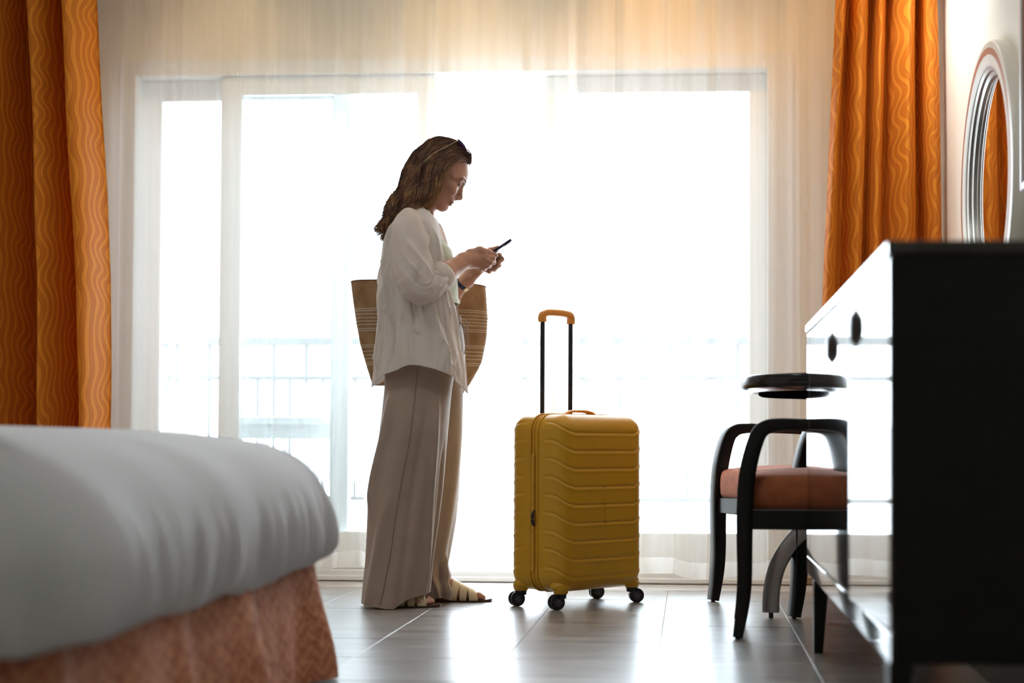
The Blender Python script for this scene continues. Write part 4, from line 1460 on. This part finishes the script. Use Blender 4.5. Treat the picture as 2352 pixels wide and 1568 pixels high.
def sdisp(T, py):
    k = smoothstep(640, 880, py)
    s = .005 * np.sin(4.2 * T + .5) * k + .0028 * np.sin(9 * T + py * .012) * k + .0022 * np.sin(py * .05 + 6 * T) * (1 - .5 * k)
    s = s + fold(T, py, 2.55, 2.35, 640, 905, .12, .013) - fold(T, py, 2.30, 2.05, 660, 900, .13, .010)
    s = s + fold(T, py, 1.15, .70, 690, 900, .11, .015) - fold(T, py, 1.0, .42, 700, 890, .10, .009) + fold(T, py, 1.95, 2.15, 720, 860, .08, .007)
    s = s + fold(T, py, 2.1, 2.75, 560, 760, .10, .009) + fold(T, py, .35, .2, 640, 906, .06, .010)
    s = s + .006 * smoothstep(.18, .0, np.minimum(T, 2 * PI - T))
    for (c0, c1, y0, y1, w, a) in RF:
        s = s + fold(T, py, c0, c1, y0, y1, w, a)
    # shirt side seam
    s = s - .003 * np.exp(-((T - 1.63) / .018) ** 2) * smoothstep(690, 710, py)
    return s
P = garment(None, sF, sB, sW, ye=.055, n=200, nv=120, open_front=True, top=lambda a: 478 - 4 * math.sin(a / 2) + 32 * math.exp(-(min(a, 2 * PI - a) / .95) ** 2), hem=shem, disp=sdisp, far_shift=10)
# the far front panel hangs a little more forward and shorter
sh = obj('shirt', grid_mesh(P), M['shirt'], woman, smooth=True)
solidify(sh, .0012)
SHP = P
# hem stitching band
hp = P[-1].copy()
obj('shirt_hem', tube(hp[::2], .0022, 6), M['shirt'], sh, smooth=True)
obj('front_placket', tube(P[:, 0][::3], .0026, 6), M['shirt'], sh, smooth=True)
# collar: a stand round the neck that folds over and falls open at the front
tau = np.linspace(.0, 2 * PI, 80)
rows = []
for k in range(9):
    q = k / 8
    # up the stand, over the fold, down the fall
    up_h = 15 * math.sin(min(q / .45, 1) * PI / 2) if q < .45 else 15 - 34 * ((q - .45) / .55)
    out = .002 if q < .45 else .002 + .020 * ((q - .45) / .55) ** .8
    r = []
    for a in tau:
        b = min(a, 2 * PI - a)
        fr = math.exp(-(b / .95) ** 2)
        u = (1 + math.cos(a)) / 2 * 984 + (1 - math.cos(a)) / 2 * 931
        v = 480 + 27 * fr
        y = -math.sin(a) * .062 - (.026 + .3 * out) * fr * (1 if a < PI else -1)
        dirx, diry = math.cos(a), -math.sin(a)
        pt = fr * (9 if q > .45 else 2) * max(0, q - .3)
        r.append(L(u + dirx * out / PU * .7 + pt * 1.2, v - up_h * (1 - .6 * fr) + pt * 1.6, y + diry * out))
    rows.append(r)
cl = obj('collar', grid_mesh(np.array(rows)), M['shirt'], sh, smooth=True)
solidify(cl, .0014)

def sleeve(path, rad, name, folds, sgn):
    pth = catmull(path, 110)
    r = np.interp(np.linspace(0, 1, 110), np.linspace(0, 1, len(rad)), rad)
    t, s_, b_ = frames_along(pth, (0, 1, 0))
    n = 110
    a = np.linspace(0, 2 * PI, n, endpoint=False)
    S = np.linspace(0, 1, 110)[:, None]
    A = a[None, :]
    rr = r[:, None] * (1 + .035 * np.sin(3 * A + 9 * S) + .03 * np.sin(5 * A - 22 * S + 1) + .022 * np.sin(2 * A + 40 * S))
    bend = np.exp(-((S - .66) / .12) ** 2)
    rr = rr * (1 + .07 * bend * np.sin(S * 95 + 1.5 * np.sin(A)) * (.5 + .5 * np.cos(A - folds)))
    rr = rr * (1 + .05 * smoothstep(.8, 1, S) * np.sin(9 * A))
    _r2 = np.random.default_rng(31)
    for k in range(60):
        s0, a0, sl = _r2.uniform(.18, .98), _r2.uniform(0, 2 * PI), _r2.normal(0, 3.2)
        ln_ = _r2.uniform(.05, .16)
        da = (A - a0 - sl * (S - s0) + PI) % (2 * PI) - PI
        rr = rr + _r2.uniform(.003, .0085) * np.exp(-(da / _r2.uniform(.07, .17)) ** 2) * np.exp(-((S - s0) / ln_) ** 2) * _r2.choice([1, 1, -.8])
    P = pth[:, None, :] + rr[..., None] * (np.cos(a)[None, :, None] * s_[:, None, :] + np.sin(a)[None, :, None] * b_[:, None, :])
    o = obj(name, grid_mesh(P, closed_u=True), M['shirt'], sh, smooth=True)
    # rolled cuff
    p0, d = pth[-1], t[-1]
    cp_ = np.array([p0 - d * .020, p0 - d * .016, p0 + d * .0, p0 + d * .026, p0 + d * .034, p0 + d * .030, p0 + d * .006])
    cr = np.array([.050, .0565, .058, .0555, .0525, .0495, .046])
    ring = cp_[:, None, :] + cr[:, None, None] * (1 + .03 * np.sin(3 * a + 1))[None, :, None] * (np.cos(a)[None, :, None] * s_[-1] + np.sin(a)[None, :, None] * b_[-1])
    c = obj('cuff', grid_mesh(ring, closed_u=True), M['shirt'], sh, smooth=True)
    return o, pth, d
ns, npth, nd = sleeve([L(941, 503, -.078), L(938, 522, -.122), L(938, 552, -.163), L(942, 598, -.192), L(953, 645, -.215), L(966, 674, -.216), L(987, 668, -.198), L(1003, 655, -.178)],
                      [.024, .049, .064, .067, .068, .066, .060, .052], 'sleeve', 2.2, -1)
fs_, fpth, fdir = sleeve([L(925, 514, .110), L(934, 542, .165), L(950, 600, .198), L(970, 655, .220), L(988, 684, .214), L(1006, 680, .198), L(1020, 674, .182)],
                      [.046, .060, .060, .058, .055, .050, .046], 'sleeve', 2.2, 1)
# sleeve tab with its button, and the loose cuff tail under it
tabm = obj('sleeve_tab', rect_sweep(catmull([L(985, 657, -.235), L(998, 661, -.236), L(1010, 658, -.226)], 10), .018, .002, (.15, -.2, .97), round_=.0008), M['shirt'], sh)
cyl('button', tuple(L(991, 660, -.2375)), tuple(L(991, 660, -.2405)), .0055, M['button'], sh, n=16)
obj('cuff_tail', rect_sweep(catmull([L(1004, 668, -.222), L(1014, 678, -.215), L(1017, 688, -.212), L(1012, 694, -.21)], 12), np.linspace(.022, .008, 12), .002, (.3, -.2, .9), round_=.0008), M['shirt'], sh)

# necklace
nk = catmull([L(986, 505, -.045), L(996, 530, -.03), L(1004, 546, -.008), L(1004, 546, .008), L(998, 530, .03), L(988, 505, .045)], 40)
nkl = obj('necklace', tube(nk + np.array([.006, 0, 0]), .0009, 5), M['gold'], woman, smooth=True)
bm = bmesh.new()
bmesh.ops.create_uvsphere(bm, u_segments=10, v_segments=8, radius=.0045, matrix=Matrix.Translation(tuple(L(1009, 549))))
obj('pendant', bm_mesh(bm), M['gold'], nkl, smooth=True)

# watch on the far wrist
wa, wb_ = L(1060, 650, .112), L(1068, 643, .101)
c_ = (wa + wb_) / 2
d_ = (wb_ - wa) / np.linalg.norm(wb_ - wa)
q_ = Vector((0, 0, 1)).rotation_difference(Vector(d_))
wt = lathe('wristwatch', [(.0285, -.009), (.0305, -.0085), (.0305, .0085), (.0285, .009), (.0275, 0), (.0285, -.009)], M['watch'], woman, 40, tuple(c_))
wt.rotation_mode = 'QUATERNION'
wt.rotation_quaternion = q_
bk = box('buckle', .024, .033, -.009, .009, -.0095, .0095, M['gold'], wt, .002, 1)
bk.rotation_euler = (0, 0, -.9)

# sandals
def sandal(h0, yy, sgn, dz):
    t = bpy.data.objects.new('sandal', None)
    C.objects.link(t)
    t.parent = woman
    n = 40
    out = []
    prof = [(0, .012), (.03, .024), (.10, .029), (.30, .027), (.45, .027), (.65, .036), (.80, .040), (.92, .034), (.98, .022), (1, .006)]
    Lg = 150
    for s in np.linspace(0, 1, n):
        out.append((h0 - 14 + Lg * s, yy + tab(s, prof) - sgn * .004 * smoothstep(.5, .9, s)))
    for s in np.linspace(1, 0, n):
        out.append((h0 - 14 + Lg * s, yy - tab(s, prof) - sgn * .004 * smoothstep(.5, .9, s)))
    bm = bmesh.new()
    lo = [bm.verts.new(((u - 980) * PU, y, .001)) for u, y in out]
    hi = [bm.verts.new(((u - 980) * PU, y, .0075 + .0035 * float(smoothstep(h0 + 110, h0 + 136, u)))) for u, y in out]
    m = len(out)
    bm.faces.new(lo[::-1])
    bm.faces.new(hi)
    for i in range(m):
        bm.faces.new((lo[i], lo[(i + 1) % m], hi[(i + 1) % m], hi[i]))
    obj('sole', bm_mesh(bm), M['sole'], t)
    bm = bmesh.new()
    bm_box(bm, (h0 - 12 - 980) * PU, (h0 + 28 - 980) * PU, yy - .024, yy + .024, 0, .004, .002, 1)
    obj('heel', bm_mesh(bm), M['sole'], t)
    def band(u0l, u1l, u0t, u1t, f0=0., f1=PI):
        ph = np.linspace(f0, f1, 26)
        ss = np.linspace(0, 1, 8)
        P = np.zeros((8, 26, 3))
        for i, s in enumerate(ss):
            for j, a in enumerate(ph):
                tp = math.sin(a) ** 1.3
                u = (u0l + (u1l - u0l) * s) * (1 - tp) + (u0t + (u1t - u0t) * s) * tp
                # height of the instep under the band
                hgt = float(tab(u - h0, [(20, .086), (45, .076), (62, .062), (84, .046), (100, .034), (115, .026)]))
                wd = float(tab(u - h0, [(20, .032), (60, .039), (84, .0445), (110, .044)]))
                P[i, j] = ((u - 980) * PU, yy - math.cos(a) * wd, .006 + hgt * math.sin(a) ** .75)
        return grid_mesh(P)
    me = join_meshes([band(h0 + 36, h0 + 53, h0 + 46, h0 + 64), band(h0 + 60, h0 + 75, h0 + 60, h0 + 80), band(h0 + 82, h0 + 102, h0 + 76, h0 + 96), band(h0 + 56, h0 + 84, h0 + 56, h0 + 84, PI * .27, PI * .73)])
    s = obj('strap', me, M['cream'], t, smooth=True)
    solidify(s, .0028, 1)
    return t
sandal(880, -.095, -1, 0)
sandal(998, .095, 1, 0)

# ---- hair: a swept-back mass and many loose wavy strands
GO = [(1066, 343), (1052, 329), (1030, 321), (1005, 320), (978, 331), (952, 356), (934, 390), (918, 425), (902, 458), (886, 488), (872, 513), (860, 535)]
GI = [(1070, 372), (1052, 374), (1036, 384), (1020, 402), (1010, 425), (1003, 447), (992, 467), (972, 484), (948, 500), (925, 518), (904, 540), (884, 566)]
def hair_pt(s, t, side, lift=0.0):
    """s 0 crown outline .. 1 edge by the face, t 0 root .. 1 tip"""
    n = len(GO)
    x = np.clip(t, 0, 1) * (n - 1)
    go = np.array(GO, float)
    gi = np.array(GI, float)
    i = np.arange(n)
    ou, ov = np.interp(x, i, go[:, 0]), np.interp(x, i, go[:, 1])
    iu, iv = np.interp(x, i, gi[:, 0]), np.interp(x, i, gi[:, 1])
    u, v = ou + (iu - ou) * s, ov + (iv - ov) * s
    w = tab(t, [(0, .040), (.1, .062), (.25, .082), (.45, .090), (.62, .092), (.8, .088), (1, .06)]) * (1 - .32 * smoothstep(.75, 1, t))
    y = side * (w * np.sin(np.clip(s, 0, 1) * PI / 2) ** .8 + lift)
    return np.stack([(u - 980) * PU, y, (1389 - v) * PU], -1)
def hair_sheet(side):
    s = np.linspace(0, 1.0, 46)
    t = np.linspace(0, .97, 110)
    S, T = np.meshgrid(s, t)
    wave = .004 * np.sin(38 * S + 5 * np.sin(7 * T) + 14 * T) * smoothstep(0, .3, T) + .005 * np.sin(17 * S - 19 * T)
    P = hair_pt(S, T, side, -.002)
    P[..., 1] += side * wave * np.sin(S * PI / 2)
    P[..., 2] += .004 * np.sin(26 * T + 5 * S) * smoothstep(.3, .8, T)
    return grid_mesh(P)
ha = join_meshes([hair_sheet(-1), hair_sheet(1)])
hair = obj('hair', ha, M['hair'], woman, smooth=True)
solidify(hair, .006, 0)

def strands(N, r0, spread, seed, t_lo, t_hi, smin=-.06, smax=1.04, near=.75, curl=1.0):
    r = np.random.default_rng(seed)
    K = 36
    V, Fc = [], []
    for k in range(N):
        side = -1 if r.random() < near else 1
        s0 = r.uniform(smin, smax)
        s1 = np.clip(s0 + r.normal(0, .07), smin - .05, smax + .04)
        ta, tb = r.uniform(*t_lo), r.uniform(*t_hi)
        t = np.linspace(ta, tb, K)
        s = s0 + (s1 - s0) * np.linspace(0, 1, K)
        P = hair_pt(s, t, side, spread * r.uniform(.1, 1))
        # neighbouring strands wave together in locks
        lock = math.floor(s0 * 13 + .5) * 1.7 + side
        amp = curl * (.0012 + .0085 * smoothstep(.15, .8, t)) * r.uniform(.6, 1.25)
        f1 = 4.2 + .8 * math.sin(lock * 3.1)
        p1 = lock * 2.3 + r.normal(0, .45)
        P[:, 0] += amp * np.sin(2 * PI * f1 * t + p1)
        P[:, 1] += side * .9 * amp * np.sin(2 * PI * f1 * t + p1 + 1.3)
        P[:, 2] += .7 * amp * np.cos(2 * PI * f1 * t + p1)
        # frizz towards the tips
        P[:, 0] += curl * .0035 * smoothstep(.6, 1, t) * np.sin(2 * PI * 13 * t + k)
        P[:, 2] += curl * .0035 * smoothstep(.6, 1, t) * np.cos(2 * PI * 11 * t + k * 1.3)
        rad = r0 * r.uniform(.6, 1.3) * np.sin(np.linspace(.12 * PI, .97 * PI, K)) ** .5
        tt, a, b = frames_along(P, (.2, 1, .1))
        ang = np.array([0, 2 * PI / 3, 4 * PI / 3])
        ring = P[:, None, :] + rad[:, None, None] * (np.cos(ang)[None, :, None] * a[:, None, :] + np.sin(ang)[None, :, None] * b[:, None, :])
        V.append(ring.reshape(-1, 3))
        o_ = k * K * 3
        i = np.arange(K - 1)[:, None]
        j = np.arange(3)[None, :]
        q = np.stack([o_ + i * 3 + j, o_ + i * 3 + (j + 1) % 3, o_ + (i + 1) * 3 + (j + 1) % 3, o_ + (i + 1) * 3 + j], -1).reshape(-1, 4)
        Fc.append(q)
    me = mesh_from(np.concatenate(V), np.concatenate(Fc))
    me.shade_smooth()
    return me
h1 = obj('hair_strands', strands(3000, .0010, .008, 1, (0, .25), (.72, 1.03), near=.72), M['hair'], hair)
h1['kind'] = 'stuff'
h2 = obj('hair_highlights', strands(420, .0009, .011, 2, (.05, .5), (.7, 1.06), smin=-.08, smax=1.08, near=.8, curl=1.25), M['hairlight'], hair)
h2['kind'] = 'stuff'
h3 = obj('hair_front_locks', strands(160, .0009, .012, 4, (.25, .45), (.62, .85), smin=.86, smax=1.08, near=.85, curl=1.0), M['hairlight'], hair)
h3['kind'] = 'stuff'
# the upswept front tuft
r = np.random.default_rng(5)
mes = []
for k in range(260):
    y0 = r.uniform(-.062, .055)
    dn = r.uniform(2, 17)
    j = lambda a: r.uniform(-a, a)
    p = [L(1036 + j(6), 354 + j(6) + dn, y0), L(1052 + j(4), 348 + j(5) + dn, y0 * .95), L(1066 + j(4), 351 + j(5) + dn, y0 * .88), L(1075 + j(4), 357 + j(5) + dn * .6, y0 * .8), L(1074 + j(5), 370 + j(7) + dn * .3, y0 * .75)]
    mes.append(tube(catmull(p, 14), .0017 * np.linspace(1, .3, 14), 3))
obj('hair_tuft', join_meshes(mes), M['hair'], hair, smooth=True)

# ------------------------------------------------------------------ sunglasses pushed up on her hair
def wpt(p):
    p = np.asarray(p, float)
    c, s = math.cos(wm_rz), math.sin(wm_rz)
    return (-.952 + c * p[0] - s * p[1], 5.72 + s * p[0] + c * p[1], p[2])
sg = thing('sunglasses', 'violet sunglasses pushed up on the woman\'s hair', 'sunglasses', (-.952, 5.72, 0), wm_rz)
for sy in (-1, 1):
    n = 28
    a = np.linspace(0, 2 * PI, n, endpoint=False)
    ring = []
    for k in a:
        h, w = math.sin(k), math.cos(k)
        v = h * .5 + .5
        ring.append(L(1067 - 21 * v + 3 * (1 - (2 * v - 1) ** 2), 353 - 28 * v, sy * .034 + .029 * w))
    bm = bmesh.new()
    bm.faces.new([bm.verts.new(tuple(p)) for p in ring])
    o = obj('lens', bm_mesh(bm), M['violet'], sg)
    solidify(o, .002)
    ring = np.array(ring + [ring[0]])
    obj('rim', tube(ring, .0016, 6, caps=False), M['blackplastic'], sg, smooth=True)
    obj('temple', tube(catmull([L(1047, 331, sy * .066), L(1036, 337, sy * .070), L(1022, 345, sy * .066), L(990, 362, sy * .062), L(968, 385, sy * .060)], 24), .0014, 6), M['gold'], sg, smooth=True)
obj('bridge', tube(catmull([L(1054, 339, -.008), L(1057, 337, 0), L(1054, 339, .008)], 8), .0016, 6), M['blackplastic'], sg, smooth=True)

# ------------------------------------------------------------------ phone
pa, pb = L(1118, 590), L(1171, 553)
ln = float(np.linalg.norm(pb - pa)) 
ph_len = .150
d_ = (pb - pa) / ln
ctr = pb - d_ * ph_len / 2
ph = thing('mobile_phone', 'dark slim mobile phone held in both hands of the woman', 'phone', wpt(ctr), wm_rz)
pitch_ = math.atan2(d_[2], d_[0])
bm = bmesh.new()
bm_box(bm, -ph_len / 2, ph_len / 2, -.036, .036, -.0048, .0048, .003, 3)
o = obj('phone_body', bm_mesh(bm), M['phone'], ph)
o.rotation_euler = (0, -pitch_, 0)
s = box('screen', -ph_len / 2 + .006, ph_len / 2 - .006, -.033, .033, .0045, .0054, M['tvscreen'], ph)
s.rotation_euler = (0, -pitch_, 0)
s = box('camera_bump', .040, .068, -.030, -.002, -.0066, -.0030, M['phone'], ph, .001, 1)
s.rotation_euler = (0, -pitch_, 0)

# ------------------------------------------------------------------ straw tote bag on her far shoulder
bag = thing('straw_tote_bag', 'woven straw tote bag with white stitched bands hanging behind the woman', 'bag', (-.952, 5.72, 0), wm_rz)
BY = .315
def bag_edge(v, right):
    if right:
        return tab(v, [(660, 1116), (700, 1119), (730, 1121), (770, 1119), (800, 1114), (830, 1108), (850, 1100), (889, 1077)])
    return tab(v, [(652, 806), (700, 812), (750, 820), (800, 830), (830, 839), (850, 845), (887, 858)])
n = 140
nv = 60
rows, uvs = [], []
for f in np.linspace(0, 1, nv):
    v = 655 + (889 - 655) * f
    l, r_ = bag_edge(v, False), bag_edge(v, True)
    c, hw_ = (l + r_) / 2, (r_ - l) / 2
    a = np.linspace(0, 2 * PI, n + 1)
    dep = .075 * (1 - .35 * f)
    top = (1 - f) ** 3
    u = c + hw_ * np.sign(np.cos(a)) * np.abs(np.cos(a)) ** .8
    # the mouth: the far rim stands a little higher, and the right end lower
    vv = v + top * (4 * np.cos(a) + 5 * np.sin(a) * -1)
    y = BY + dep * -np.sign(np.sin(a)) * np.abs(np.sin(a)) ** .7
    P = np.column_stack([(u - 980) * PU * 1.045 - .0035, y, .58 + ((1389 - vv) * PU - .58) * 1.045])
    rows.append(P)
    uvs.append(np.column_stack([a / (2 * PI) * 1.06, np.full(n + 1, (889 - v) * PU)]))
o = obj('bag_body', grid_mesh(np.array(rows), uv=np.array(uvs), cap1=False), M['straw'], bag, smooth=True)
solidify(o, .003)
bot = rows[-1][:-1]
bm = bmesh.new()
bm.faces.new([bm.verts.new(tuple(p)) for p in bot])
b_ = obj('bag_base', bm_mesh(bm), M['strawdark'], bag)
obj('rim_binding', tube(rows[0][:-1][::2], .003, 6, caps=False), M['strawdark'], bag, smooth=True)
for dy in (-.07, .06):
    pth = catmull([L(900, 668, BY + dy), L(925, 600, .25 + dy * .3), L(934, 520, .19), L(938, 499, .165), L(944, 505, .15 + .02), L(975, 560, .24 + dy * .3), L(1040, 668, BY + dy)], 40)
    obj('strap', tube(pth, .006, 8), M['strawdark'], bag, smooth=True)
